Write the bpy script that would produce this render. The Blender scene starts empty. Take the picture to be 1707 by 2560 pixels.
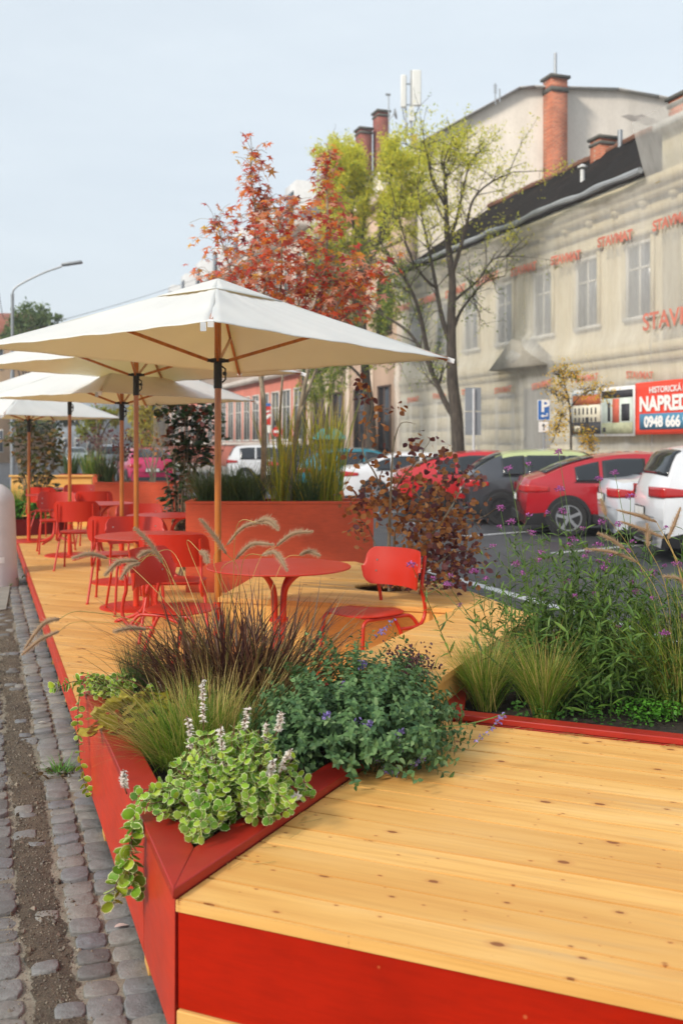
import bpy, bmesh, math, random
import numpy as np
from mathutils import Vector, Matrix
R = math.radians
C = bpy.context.scene
COL = C.collection
rng = np.random.default_rng(7)
random.seed(7)
# ---------------------------------------------------------------- camera geometry (photo pixels, 1707 x 2560)
FPX, CX, HY, CZ = 2489.0, 853.5, 1112.0, 1.67
def PZ(px, py, z=0.0):
    "point at height z seen at photo pixel (px, py)"
    Y = (CZ - z) * FPX / (py - HY)
    return Vector(((px - CX) / FPX * Y, Y, z))
def PD(px, py, Y):
    "point at depth Y seen at photo pixel (px, py)"
    return Vector(((px - CX) / FPX * Y, Y, CZ + (HY - py) / FPX * Y))
SA = R(-19.8)
D1 = Vector((math.sin(SA), math.cos(SA), 0))          # along the street
N1 = Vector((math.cos(SA), -math.sin(SA), 0))         # across the street, to the right
def ST(p, t, z=0.0):
    v = N1 * p + D1 * t
    return Vector((v.x, v.y, z))
D3 = Vector((math.sin(R(23)), math.cos(R(23)), 0))    # across the boards
B3 = Vector((math.cos(R(23)), -math.sin(R(23)), 0))   # along the boards
UP = Vector((0, 0, 1))
# ---------------------------------------------------------------- mesh building
class MB:
    def __init__(s): s.v = []; s.f = []; s.m = []; s.n = 0
    def add(s, verts, faces, m=0):
        verts = np.asarray(verts, dtype=float).reshape(-1, 3)
        s.v.append(verts); o = s.n
        for k, f in enumerate(faces):
            s.f.append([i + o for i in f]); s.m.append(m if isinstance(m, int) else m[k])
        s.n += len(verts)
        return s
    def box(s, c, size, rz=0.0, m=0, M=None):
        x, y, z = [q / 2 for q in size]
        V = np.array([[-x,-y,-z],[x,-y,-z],[x,y,-z],[-x,y,-z],[-x,-y,z],[x,-y,z],[x,y,z],[-x,y,z]])
        if M is not None: V = V @ np.array(M.to_3x3()).T
        elif rz:
            a, b = math.cos(rz), math.sin(rz)
            V = V @ np.array([[a,-b,0],[b,a,0],[0,0,1]]).T
        return s.add(V + np.array(c), [[0,3,2,1],[4,5,6,7],[0,1,5,4],[1,2,6,5],[2,3,7,6],[3,0,4,7]], m)
    def beam(s, a, b, w, h, m=0, up=UP):
        "box from point a to point b, w wide (sideways) and h high"
        a, b = Vector(a), Vector(b); d = (b - a); L = d.length; d.normalize()
        side = d.cross(up)
        if side.length < 1e-5: side = Vector((1, 0, 0))
        side.normalize(); u2 = side.cross(d)
        M = Matrix((side, d, u2)).transposed()
        return s.box((a + b) / 2, (w, L, h), M=M.to_4x4(), m=m)
    def prism(s, poly, z0, z1, m=0):
        n = len(poly)
        a = sum(poly[i][0] * poly[(i + 1) % n][1] - poly[(i + 1) % n][0] * poly[i][1] for i in range(n))
        if a < 0: poly = poly[::-1]
        V = [(p[0], p[1], z0) for p in poly] + [(p[0], p[1], z1) for p in poly]
        F = [list(range(n))[::-1], list(range(n, 2 * n))] + [[i, (i + 1) % n, n + (i + 1) % n, n + i] for i in range(n)]
        return s.add(V, F, m)
    def extr(s, pts, d, m=0):
        "planar polygon pts (3D) extruded by vector d"
        n = len(pts); d = Vector(d); P = [Vector(p) for p in pts]
        nn = Vector((0, 0, 0))
        for i in range(n): nn += P[i].cross(P[(i + 1) % n])
        if nn.dot(d) < 0: P = P[::-1]
        V = [tuple(p) for p in P] + [tuple(p + d) for p in P]
        F = [list(range(n))[::-1], list(range(n, 2 * n))] + [[i, (i + 1) % n, n + (i + 1) % n, n + i] for i in range(n)]
        return s.add(V, F, m)
    def tube(s, path, r, n=8, m=0, cap=True):
        P = [Vector(p) for p in path]; k = len(P)
        rr = r if hasattr(r, '__len__') else [r] * k
        V = []; pu = None
        for i in range(k):
            t = (P[min(i + 1, k - 1)] - P[max(i - 1, 0)])
            if t.length < 1e-9: t = Vector((0, 0, 1))
            t.normalize()
            if pu is None:
                u = t.orthogonal().normalized()
            else:
                u = pu - t * pu.dot(t)
                u = u.normalized() if u.length > 1e-6 else t.orthogonal().normalized()
            pu = u; w = t.cross(u)
            for j in range(n):
                a = 2 * math.pi * j / n
                V.append(P[i] + (u * math.cos(a) + w * math.sin(a)) * rr[i])
        F = []
        for i in range(k - 1):
            for j in range(n):
                a, b = i * n + j, i * n + (j + 1) % n
                F.append([a, b, b + n, a + n])
        if cap:
            F.append(list(range(n))[::-1]); F.append(list(range((k - 1) * n, k * n)))
        return s.add([tuple(q) for q in V], F, m)
    def lathe(s, prof, c=(0, 0, 0), n=24, m=0, M=None, cap=True):
        V = []
        for r, z in prof:
            for j in range(n):
                a = 2 * math.pi * j / n
                V.append((r * math.cos(a), r * math.sin(a), z))
        V = np.array(V)
        if M is not None: V = V @ np.array(M.to_3x3()).T
        V = V + np.array(c); F = []
        for i in range(len(prof) - 1):
            for j in range(n):
                a, b = i * n + j, i * n + (j + 1) % n
                F.append([a, b, b + n, a + n])
        if cap:
            F.append(list(range(n))[::-1]); F.append(list(range((len(prof) - 1) * n, len(prof) * n)))
        return s.add(V, F, m)
    def grid(s, fn, nu, nv, m=0, flip=False):
        V = [fn(i / nu, j / nv) for i in range(nu + 1) for j in range(nv + 1)]
        F = []
        for i in range(nu):
            for j in range(nv):
                a = i * (nv + 1) + j
                q = [a, a + 1, a + nv + 2, a + nv + 1]
                F.append(q[::-1] if flip else q)
        return s.add([tuple(q) for q in V], F, m)
    def inst(s, tv, tf, tm, pos, X, Y, Z, scale):
        "many copies of a template; pos (k,3), axis arrays (k,3), scale (k,) or (k,3)"
        tv = np.asarray(tv, float); pos = np.asarray(pos, float); k = len(pos)
        if k == 0: return s
        sc = np.asarray(scale, float)
        if sc.ndim == 1: sc = np.repeat(sc[:, None], 3, 1)
        V = (pos[:, None, :] + tv[None, :, 0:1] * (X * sc[:, 0:1])[:, None, :]
             + tv[None, :, 1:2] * (Y * sc[:, 1:2])[:, None, :] + tv[None, :, 2:3] * (Z * sc[:, 2:3])[:, None, :])
        s.v.append(V.reshape(-1, 3)); o = s.n; n = len(tv)
        for q in range(k):
            b = o + q * n
            for f in tf: s.f.append([i + b for i in f])
            s.m.extend(tm)
        s.n += k * n
        return s
    def mesh(s, name, mats, off=(0, 0, 0), smooth=35):
        me = bpy.data.meshes.new(name)
        V = np.concatenate(s.v) - np.array(off) if s.v else np.zeros((0, 3))
        lens = np.array([len(f) for f in s.f], dtype=np.int32)
        loops = np.fromiter((i for f in s.f for i in f), dtype=np.int32, count=int(lens.sum()))
        me.vertices.add(len(V)); me.vertices.foreach_set('co', V.astype(np.float32).ravel())
        me.loops.add(len(loops)); me.loops.foreach_set('vertex_index', loops)
        me.polygons.add(len(lens))
        st = np.zeros(len(lens), np.int32); st[1:] = np.cumsum(lens)[:-1]
        me.polygons.foreach_set('loop_start', st)
        for m in (mats if isinstance(mats, (list, tuple)) else [mats]): me.materials.append(m)
        me.polygons.foreach_set('material_index', np.array(s.m, np.int32))
        me.update(calc_edges=True); me.validate()
        if smooth:
            me.shade_smooth()
            if smooth < 180: me.set_sharp_from_angle(angle=R(smooth))
        return me
    def build(s, name, mats, parent=None, smooth=35, bevel=0.0, label=None):
        off = parent_off(parent)
        o = bpy.data.objects.new(name, s.mesh(name, mats, off, smooth)); COL.objects.link(o)
        if parent is not None: o.parent = parent
        if label: o['label'] = label
        if bevel:
            b = o.modifiers.new('bevel', 'BEVEL'); b.width = bevel; b.segments = 2; b.limit_method = 'ANGLE'; b.angle_limit = R(40)
        return o
def parent_off(p):
    v = Vector((0, 0, 0))
    while p is not None: v = v + Vector(p.location); p = p.parent
    return v
def thing(name, label, cat, loc=(0, 0, 0), group=None):
    o = bpy.data.objects.new(name, None); COL.objects.link(o)
    o.location = loc; o.empty_display_size = 0.2
    return tag(o, label, cat, group)
def tag(o, label, cat, group=None, kind=None):
    o['label'] = label; o['category'] = cat; o['kind'] = 'thing'
    if group: o['group'] = group
    if kind: o['kind'] = kind
    return o
def structure(o, label=None):
    o['kind'] = 'structure'
    if label: o['label'] = label
    return o
def copy_tree(o, parent=None):
    c = o.copy(); COL.objects.link(c)
    if parent is not None: c.parent = parent
    for ch in list(o.children): copy_tree(ch, c)
    return c
def single(name, mb, mats, label, cat, loc=(0, 0, 0), group=None, smooth=35, bevel=0):
    "a thing that is one mesh, origin at its base"
    me = mb.mesh(name, mats, loc, smooth)
    o = bpy.data.objects.new(name, me); COL.objects.link(o); o.location = loc
    if bevel:
        b = o.modifiers.new('bevel', 'BEVEL'); b.width = bevel; b.segments = 2; b.limit_method = 'ANGLE'; b.angle_limit = R(40)
    return tag(o, label, cat, group)
def smooth_path(P, k=6):
    "Catmull-Rom through points"
    P = [Vector(p) for p in P]; out = []
    for i in range(len(P) - 1):
        a, b, c, d = P[max(i - 1, 0)], P[i], P[i + 1], P[min(i + 2, len(P) - 1)]
        for j in range(k):
            t = j / k
            out.append(0.5 * ((2 * b) + (c - a) * t + (2 * a - 5 * b + 4 * c - d) * t * t + (3 * b - a - 3 * c + d) * t ** 3))
    out.append(P[-1]); return out
def round_path(P, r, k=5):
    "polyline with rounded corners"
    P = [Vector(p) for p in P]; out = [P[0]]
    for i in range(1, len(P) - 1):
        a, b, c = P[i - 1], P[i], P[i + 1]
        d1, d2 = a - b, c - b
        q = min(r, d1.length * .49, d2.length * .49)
        s, e = b + d1.normalized() * q, b + d2.normalized() * q
        for j in range(k + 1):
            t = j / k; out.append((1 - t) ** 2 * s + 2 * t * (1 - t) * b + t * t * e)
    out.append(P[-1]); return out
def clip_half(poly, n, d):
    "keep the part of a 2D polygon where n.p <= d"
    out = []; k = len(poly)
    for i in range(k):
        a, b = poly[i], poly[(i + 1) % k]
        da, db = n[0] * a[0] + n[1] * a[1] - d, n[0] * b[0] + n[1] * b[1] - d
        if da <= 0: out.append(a)
        if (da < 0 < db) or (db < 0 < da):
            t = da / (da - db); out.append((a[0] + (b[0] - a[0]) * t, a[1] + (b[1] - a[1]) * t))
    return out
def boards(mb, poly, along, across, w, gap, z0, z1, o=0.0, seams=()):
    "planks laid over a convex polygon"
    poly = [(p[0], p[1]) for p in poly]
    ds = [p[0] * across[0] + p[1] * across[1] for p in poly]
    k0 = math.floor((min(ds) - o) / w); k1 = math.ceil((max(ds) - o) / w)
    cuts = sorted(seams)
    for k in range(k0, k1 + 1):
        a, b = o + k * w + gap / 2, o + (k + 1) * w - gap / 2
        q = clip_half(poly, (across[0], across[1]), b); 
        if len(q) < 3: continue
        q = clip_half(q, (-across[0], -across[1]), -a)
        if len(q) < 3: continue
        edges = [-1e9] + list(cuts) + [1e9]
        for e in range(len(edges) - 1):
            p = q
            if edges[e + 1] < 1e8: p = clip_half(p, (along[0], along[1]), edges[e + 1] - .0015)
            if len(p) > 2 and edges[e] > -1e8: p = clip_half(p, (-along[0], -along[1]), -(edges[e] + .0015))
            if len(p) > 2:
                dz = rng.uniform(-.0008, .0008)
                mb.prism(p, z0, z1 + dz)
    return mb
def rot_axes(n, k=None):
    "k random orthonormal frames whose Z axis is the given normals (k,3)"
    n = n / np.maximum(np.linalg.norm(n, axis=1, keepdims=True), 1e-9)
    r = rng.normal(size=n.shape)
    X = r - n * (r * n).sum(1, keepdims=True); X /= np.maximum(np.linalg.norm(X, axis=1, keepdims=True), 1e-9)
    return X, np.cross(n, X), n
def frames_from(d, upish):
    "frames with X along d and Z near upish"
    d = d / np.maximum(np.linalg.norm(d, axis=1, keepdims=True), 1e-9)
    z = upish - d * (upish * d).sum(1, keepdims=True)
    z /= np.maximum(np.linalg.norm(z, axis=1, keepdims=True), 1e-9)
    return d, np.cross(z, d), z
# ---------------------------------------------------------------- materials
class NT:
    def __init__(s, name):
        s.mat = bpy.data.materials.new(name); s.mat.use_nodes = True
        s.t = s.mat.node_tree; s.t.nodes.clear()
        s.out = s.t.nodes.new('ShaderNodeOutputMaterial')
    def n(s, typ, **kw):
        nd = s.t.nodes.new(typ)
        for k, v in kw.items():
            if k.startswith('i_'): s.set(nd, k[2:].replace('_', ' '), v)
            else: setattr(nd, k, v)
        return nd
    def set(s, nd, key, v):
        sock = nd.inputs[int(key)] if key.isdigit() else nd.inputs[key]
        if isinstance(v, bpy.types.NodeSocket): s.t.links.new(v, sock)
        else: sock.default_value = v
    def ln(s, a, b): s.t.links.new(a, b)
    def coord(s, kind='Object', scale=(1, 1, 1), rot=(0, 0, 0)):
        if kind == 'World': co = s.n('ShaderNodeNewGeometry').outputs['Position']
        else: co = s.n('ShaderNodeTexCoord').outputs[kind]
        mp = s.n('ShaderNodeMapping'); s.ln(co, mp.inputs[0])
        mp.inputs['Scale'].default_value = scale; mp.inputs['Rotation'].default_value = rot
        return mp.outputs[0]
    def noise(s, co, sc, det=4, rough=.55, dist=0):
        return s.n('ShaderNodeTexNoise', i_Vector=co, i_Scale=sc, i_Detail=det, i_Roughness=rough, i_Distortion=dist).outputs[0]
    def ramp(s, fac, stops, interp='LINEAR'):
        r = s.n('ShaderNodeValToRGB'); s.ln(fac, r.inputs[0]); r.color_ramp.interpolation = interp
        e = r.color_ramp.elements
        while len(e) < len(stops): e.new(.5)
        for q, (p, c) in zip(e, stops):
            q.position = p; q.color = (*c, 1) if len(c) == 3 else c
        return r.outputs[0]
    def mix(s, fac, a, b, blend='MIX'):
        m = s.n('ShaderNodeMix', data_type='RGBA', blend_type=blend)
        for sock, v in ((m.inputs[0], fac), (m.inputs[6], a), (m.inputs[7], b)):
            if isinstance(v, bpy.types.NodeSocket): s.ln(v, sock)
            else: sock.default_value = v if not isinstance(v, tuple) else ((*v, 1) if len(v) == 3 else v)
        return m.outputs[2]
    def math(s, op, a, b=0.0, clamp=False):
        m = s.n('ShaderNodeMath', operation=op, use_clamp=clamp)
        for sock, v in zip(m.inputs, (a, b)):
            if isinstance(v, bpy.types.NodeSocket): s.ln(v, sock)
            else: sock.default_value = v
        return m.outputs[0]
    def bump(s, h, strength=.3, dist=.01):
        b = s.n('ShaderNodeBump'); s.ln(h, b.inputs['Height'])
        b.inputs['Strength'].default_value = strength; b.inputs['Distance'].default_value = dist
        return b.outputs[0]
    def bsdf(s, col, rough=.6, metal=0, normal=None, spec=.5, trans=0.0, transcol=None, coat=0, alpha=None):
        p = s.n('ShaderNodeBsdfPrincipled')
        for key, v in (('Base Color', col), ('Roughness', rough), ('Metallic', metal), ('Specular IOR Level', spec), ('Coat Weight', coat)):
            if isinstance(v, bpy.types.NodeSocket): s.ln(v, p.inputs[key])
            else: p.inputs[key].default_value = (*v, 1) if isinstance(v, tuple) and len(v) == 3 else v
        if coat: p.inputs['Coat Roughness'].default_value = .05
        if normal is not None: s.ln(normal, p.inputs['Normal'])
        if alpha is not None:
            if isinstance(alpha, bpy.types.NodeSocket): s.ln(alpha, p.inputs['Alpha'])
            else: p.inputs['Alpha'].default_value = alpha
        o = p.outputs[0]
        if trans:
            t = s.n('ShaderNodeBsdfTranslucent'); c = transcol if transcol is not None else col
            if isinstance(c, bpy.types.NodeSocket): s.ln(c, t.inputs[0])
            else: t.inputs[0].default_value = (*c, 1)
            mx = s.n('ShaderNodeMixShader'); mx.inputs[0].default_value = trans
            s.ln(o, mx.inputs[1]); s.ln(t.outputs[0], mx.inputs[2]); o = mx.outputs[0]
        s.ln(o, s.out.inputs[0]); return s.mat
    def rnd(s): return s.n('ShaderNodeNewGeometry').outputs['Random Per Island']
def srgb(r, g, b):
    f = lambda c: (c / 255 / 12.92) if c / 255 <= .04045 else ((c / 255 + .055) / 1.055) ** 2.4
    return (f(r), f(g), f(b))
def mul(c, k): return tuple(min(1, q * k) for q in c)
_mc = {}
def paint(name, col, rough=.5, var=.12, metal=0, coat=0, bump=0, scale=6, spec=.5):
    "plain coat with slight uneven tone"
    if name in _mc: return _mc[name]
    s = NT(name); co = s.coord('World')
    n = s.noise(co, scale, 5)
    c = s.ramp(n, [(.25, mul(col, 1 - var)), (.75, mul(col, 1 + var * .7))])
    n2 = s.noise(co, scale * 9, 3)
    nm = s.bump(n2, bump, .004) if bump else None
    r = s.math('ADD', s.math('MULTIPLY', n, .2), rough - .1)
    _mc[name] = s.bsdf(c, r, metal, nm, spec, coat=coat); return _mc[name]
def leafmat(name, stops, trans=.3, rough=.5, spec=.4):
    "each leaf gets one tone of the ramp"
    if name in _mc: return _mc[name]
    s = NT(name)
    c = s.ramp(s.rnd(), [(i / max(1, len(stops) - 1), q) for i, q in enumerate(stops)])
    n = s.noise(s.coord('World'), 60, 2)
    c2 = s.mix(.35, c, s.ramp(n, [(.3, (.25, .25, .25)), (.7, (1, 1, 1))]), 'MULTIPLY')
    _mc[name] = s.bsdf(c2, rough, spec=spec, trans=trans, transcol=c); return _mc[name]
SKYC, SKYS, SUNE, SUNA, EXPO = (6.3, 6.9, 7.3), .108, 2.2, 9, .48
HAZE = .0014
# ---------------------------------------------------------------- shared materials
def wood_mat(name, along, tone=(srgb(218,158,82), srgb(236,184,106), srgb(244,200,130)), knots=True, rough=.5):
    ang = math.atan2(along[1], along[0])
    s = NT(name); g = s.n('ShaderNodeNewGeometry')
    vr = s.n('ShaderNodeVectorRotate', rotation_type='Z_AXIS'); s.ln(g.outputs['Position'], vr.inputs['Vector']); vr.inputs['Angle'].default_value = -ang
    rnd = g.outputs['Random Per Island']
    cx = s.n('ShaderNodeCombineXYZ'); s.ln(s.math('MULTIPLY', rnd, 37.0), cx.inputs[0]); s.ln(s.math('MULTIPLY', rnd, 11.0), cx.inputs[1])
    ad = s.n('ShaderNodeVectorMath', operation='ADD'); s.ln(vr.outputs[0], ad.inputs[0]); s.ln(cx.outputs[0], ad.inputs[1])
    def scaled(v):
        m = s.n('ShaderNodeVectorMath', operation='MULTIPLY'); s.ln(ad.outputs[0], m.inputs[0]); m.inputs[1].default_value = v; return m.outputs[0]
    big = s.noise(scaled((.7, 5, 5)), 1.6, 3, .5)
    fine = s.noise(scaled((1.2, 38, 38)), 1.5, 5, .65, .6)
    c = s.ramp(big, [(.25, tone[0]), (.5, tone[1]), (.75, tone[2])])
    c = s.mix(.48, c, s.ramp(fine, [(.3, (.62, .48, .34)), (.55, (1, 1, 1))]), 'MULTIPLY')
    c = s.mix(s.math('MULTIPLY', rnd, .5), c, mul(tone[0], .80))
    # grey weathered streaks
    w = s.noise(scaled((.9, 14, 14)), 1.1, 4, .6)
    c = s.mix(s.ramp(w, [(.60, (0, 0, 0)), (.80, (.45, .45, .45))]), c, srgb(168, 142, 116))
    if knots:
        for sc, th, dark in (((4.0, 7.0, 7.0), .10, srgb(122, 64, 28)), ((8.5, 15, 15), .07, srgb(150, 88, 40))):
            v = s.n('ShaderNodeTexVoronoi', voronoi_dimensions='2D'); s.ln(scaled(sc), v.inputs['Vector']); v.inputs['Scale'].default_value = 1; v.inputs['Randomness'].default_value = 1
            d = s.math('ADD', v.outputs['Distance'], s.math('MULTIPLY', s.math('SUBTRACT', fine, .5), .08))
            sel = s.n('ShaderNodeSeparateColor'); s.ln(v.outputs['Color'], sel.inputs[0])
            th2 = s.math('MULTIPLY', s.math('SUBTRACT', sel.outputs[0], .45, True), th * 1.5)
            k = s.math('LESS_THAN', d, th2)
            soft = s.math('SUBTRACT', 1.0, s.math('DIVIDE', d, s.math('ADD', s.math('MULTIPLY', th2, 2.4), .001)), True)
            c = s.mix(s.math('MULTIPLY', soft, .55), c, mul(dark, 2.2))
            c = s.mix(s.math('MULTIPLY', k, .8), c, dark)
    nm = s.bump(fine, .12, .003)
    r = s.math('ADD', s.math('MULTIPLY', fine, .2), rough - .1)
    return s.bsdf(c, r, normal=nm, spec=.35)
W_DECK = wood_mat('pine_boards', B3)
W_SIDE = wood_mat('pine_ply', UP, (srgb(226,170,86), srgb(238,186,104), srgb(244,200,124)), knots=False)
W_POST = wood_mat('pine_block', D1, (srgb(196,140,66), srgb(214,160,84), srgb(226,178,104)), knots=False)
def red_mat(name, col, rough=.42, grain=True, spec=.35):
    s = NT(name); co = s.coord('World')
    n = s.noise(co, 3.2, 6, .62)
    g = s.noise(s.coord('World', (9, 9, 70)), 1.0, 4, .6)
    c = s.ramp(n, [(.25, mul(col, .80)), (.5, col), (.78, mul(col, 1.16))])
    c = s.mix(.3, c, s.ramp(g, [(.3, (.5, .45, .45)), (.6, (1, 1, 1))]), 'MULTIPLY')
    sm = s.noise(s.coord('World', (1, 1, .4)), 9, 6, .7); c = s.mix(s.ramp(sm, [(.62, (0, 0, 0)), (.78, (.35, .35, .35))]), c, mul(col, .45))
    # small chips and filled screw heads
    v = s.n('ShaderNodeTexVoronoi', i_Vector=co, i_Scale=7.0)
    sp = s.math('LESS_THAN', v.outputs['Distance'], .035)
    c = s.mix(s.math('MULTIPLY', sp, .45), c, srgb(206, 120, 70))
    return s.bsdf(c, s.math('ADD', s.math('MULTIPLY', n, .25), rough - .12), normal=s.bump(g, .08, .002), spec=spec)
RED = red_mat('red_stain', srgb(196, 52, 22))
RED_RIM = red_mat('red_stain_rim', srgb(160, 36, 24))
RED_TALL = red_mat('red_stain_tall', srgb(200, 84, 52), .6)
RED_DARK = red_mat('dark_red_stain', srgb(112, 12, 20))
RED_METAL = paint('red_powder_coat', srgb(192, 38, 12), .40, .05, scale=3, spec=.55)
SOIL = None
def soil_mat():
    s = NT('potting_soil'); co = s.coord('World')
    n = s.noise(co, 45, 6, .7)
    return s.bsdf(s.ramp(n, [(.3, (.012, .009, .006)), (.7, (.06, .042, .028))]), .95, normal=s.bump(n, .8, .02))
SOIL = soil_mat()
STEEL = paint('bright_steel', (.6, .6, .58), .35, .05, metal=1)
# ---------------------------------------------------------------- ground, road, pavement
def ground_mat():
    s = NT('packed_sand'); co = s.coord('World')
    n = s.noise(co, 5, 6, .65); n2 = s.noise(co, 160, 3, .7)
    c = s.ramp(n, [(.3, srgb(122, 114, 100)), (.7, srgb(164, 155, 138))])
    c = s.mix(.5, c, s.ramp(n2, [(.35, (.35, .33, .3)), (.65, (1, 1, 1))]), 'MULTIPLY')
    return s.bsdf(c, .95, normal=s.bump(n2, .5, .01))
def asphalt_mat():
    s = NT('asphalt'); co = s.coord('World')
    n = s.noise(co, .9, 5, .6); n2 = s.noise(co, 220, 2, .7)
    c = s.ramp(n, [(.3, (.038, .040, .046)), (.7, (.085, .086, .094))])
    c = s.mix(.4, c, s.ramp(n2, [(.3, (.4, .4, .4)), (.7, (1, 1, 1))]), 'MULTIPLY')
    r = s.ramp(n, [(.35, (.45, .45, .45)), (.6, (.8, .8, .8))])
    return s.bsdf(c, r, normal=s.bump(n2, .35, .006), spec=.4)
def stone_mat():
    s = NT('basalt_setts'); co = s.coord('World')
    c = s.ramp(s.rnd(), [(0, srgb(112, 111, 109)), (.25, srgb(136, 136, 134)), (.5, srgb(124, 126, 130)), (.75, srgb(150, 147, 139)), (1, srgb(128, 127, 127))])
    n = s.noise(co, 26, 5, .6); n2 = s.noise(co, 130, 4, .7)
    c = s.mix(.75, c, s.ramp(n, [(.3, (.62, .6, .57)), (.6, (1, 1, 1)), (.8, (1.0, .96, .9))]), 'MULTIPLY')
    c = s.mix(.4, c, s.ramp(n2, [(.35, (.5, .5, .5)), (.65, (1, 1, 1))]), 'MULTIPLY')
    return s.bsdf(c, s.math('ADD', s.math('MULTIPLY', n, .3), .45), normal=s.bump(s.math('ADD', n, s.math('MULTIPLY', n2, .5)), .55, .012), spec=.4)
STONE = stone_mat(); SAND = ground_mat(); ASPH = asphalt_mat()
def gravel_mat():
    s = NT('gravel'); co = s.coord('World')
    n = s.noise(co, 7, 5, .6); n2 = s.noise(co, 150, 5, .8)
    c = s.ramp(n, [(.3, srgb(96, 86, 74)), (.7, srgb(146, 132, 112))])
    c = s.mix(.65, c, s.ramp(n2, [(.40, (.25, .23, .2)), (.55, (1, 1, 1)), (.68, (1.7, 1.6, 1.45))]), 'MULTIPLY')
    return s.bsdf(c, .95, normal=s.bump(n2, 1.0, .02))
def ppoly(quad): return [tuple(ST(p, t))[:2] for p, t in quad]
def sheet(name, quad, z, mat, nu=1, nv=1):
    a, b, c, d = [ST(p, t, z) for p, t in quad]
    mb = MB(); mb.grid(lambda u, v: a.lerp(b, u).lerp(d.lerp(c, u), v), nu, nv, flip=True)
    return structure(mb.build(name, mat))
sheet('ground', ((-700, -300), (700, -300), (700, 900), (-700, 900)), -.010, SAND)
sheet('gutter_bed', ((-1.6, -1), (.9, -1), (.9, 22), (-1.6, 22)), .008, SAND, 8, 120)
sheet('asphalt_road', ((.9, -30), (12.9, -30), (12.9, 320), (.9, 320)), .004, ASPH)
sheet('cobbled_street', ((-9, 22), (.9, 22), (.9, 320), (-9, 320)), .003, ASPH)
mb = MB(); mb.grid(lambda u, v: ST(.196 + (u - .5) * (.135 + .012 * math.sin(v * 190) + .010 * math.sin(v * 731 + 1) + rng.normal(0, .010)) + .012 * math.sin(v * 77), -1 + 22 * v, .0105 + .004 * (1 - (2 * u - 1) ** 2) + rng.normal(0, .0012)), 12, 1500, flip=True)
structure(mb.build('gravel_strip', gravel_mat(), smooth=180))
# the setts: rows of small basalt blocks along the street
mb = MB()
def sett(mb, p, t, wp, wt, top):
    k = 12; ring = []
    for j in range(k):
        a = 2 * math.pi * j / k + .13
        ca, sa = math.cos(a), math.sin(a)
        e = 9.0
        q = (abs(ca) ** e + abs(sa) ** e) ** (-1 / e)
        ring.append((ca * q * (1 + rng.uniform(-.035, .03)), sa * q * (1 + rng.uniform(-.035, .03))))
    tx, ty = rng.uniform(-.10, .10, 2)
    V = []
    for sc, z in ((1.0, -.06), (1.0, top - .007), (.975, top - .0020), (.91, top)):
        for (x, y) in ring:
            V.append(ST(p + x * wp / 2 * sc, t + y * wt / 2 * sc, z + (tx * x * wp + ty * y * wt) * .5))
    F = []
    for i in range(3):
        for j in range(k):
            a, b = i * k + j, i * k + (j + 1) % k
            F.append([a, a + k, b + k, b])
    F.append(list(range(3 * k, 4 * k))[::-1])
    mb.add([tuple(v) for v in V], F)
cols = [(-.098 - .118 * i, .112) for i in range(12)] + [(.040, .148), (.336, .106), (.452, .112), (.57, .108), (.69, .108), (.81, .108)]
for p, w in cols:
    t = .9 + rng.uniform(0, .1); 
    while t < 22:
        L = rng.uniform(.085, .135)
        w2 = w * rng.uniform(.94, 1.02)
        sett(mb, p + rng.uniform(-.006, .006), t + L / 2, w2, L - rng.uniform(.004, .010), .018 + rng.uniform(-.006, .008))
        t += L
for k in range(70):                                   # a few setts left half buried in the gravel
    t = rng.uniform(2.0, 20)
    sett(mb, rng.uniform(.16, .24), t, rng.uniform(.06, .10), rng.uniform(.06, .11), .016 + rng.uniform(-.002, .006))
structure(mb.build('cobblestones', STONE, smooth=50))
# loose grit on the strip
mb = MB(); k = 5200
tt = rng.uniform(1.8, 9, k); pp = rng.normal(.2, .07, k)
pos = np.array([tuple(ST(p, t, .016)) for p, t in zip(pp, tt)])
X, Y, Z = rot_axes(rng.normal(size=(k, 3)))
oct_v = [(1, 0, 0), (-1, 0, 0), (0, 1, 0), (0, -1, 0), (0, 0, .7), (0, 0, -.7)]
oct_f = [[0, 2, 4], [2, 1, 4], [1, 3, 4], [3, 0, 4], [2, 0, 5], [1, 2, 5], [3, 1, 5], [0, 3, 5]]
mb.inst(oct_v, oct_f, [0] * 8, pos, X, Y, Z, rng.uniform(.0016, .0050, k) * (1 + 2 * (rng.random(k) > .97)))
o = mb.build('gravel_grit', leafmat('grit_stones', [srgb(70, 62, 54), srgb(120, 108, 92), srgb(160, 150, 134), srgb(90, 84, 80)], 0, .9)); o['kind'] = 'stuff'; o['label'] = 'loose grit scattered along the gravel strip'
# white painted line and bay lines on the asphalt
WHITE_LINE = paint('road_paint', srgb(196, 198, 200), .7, .25, scale=14)
mb = MB()
for (p0, p1, t0, t1) in ((5.45, 5.60, 2, 40),):
    mb.prism(ppoly(((p0, t0), (p1, t0), (p1, t1), (p0, t1))), .006, .009)
for k in range(8):
    t = 10.2 + k * 3.0
    mb.prism(ppoly(((8.2, t), (12.6, t + 1.3), (12.6, t + 1.42), (8.2, t + .12))), .006, .009)
structure(mb.build('road_markings', WHITE_LINE))
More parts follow.
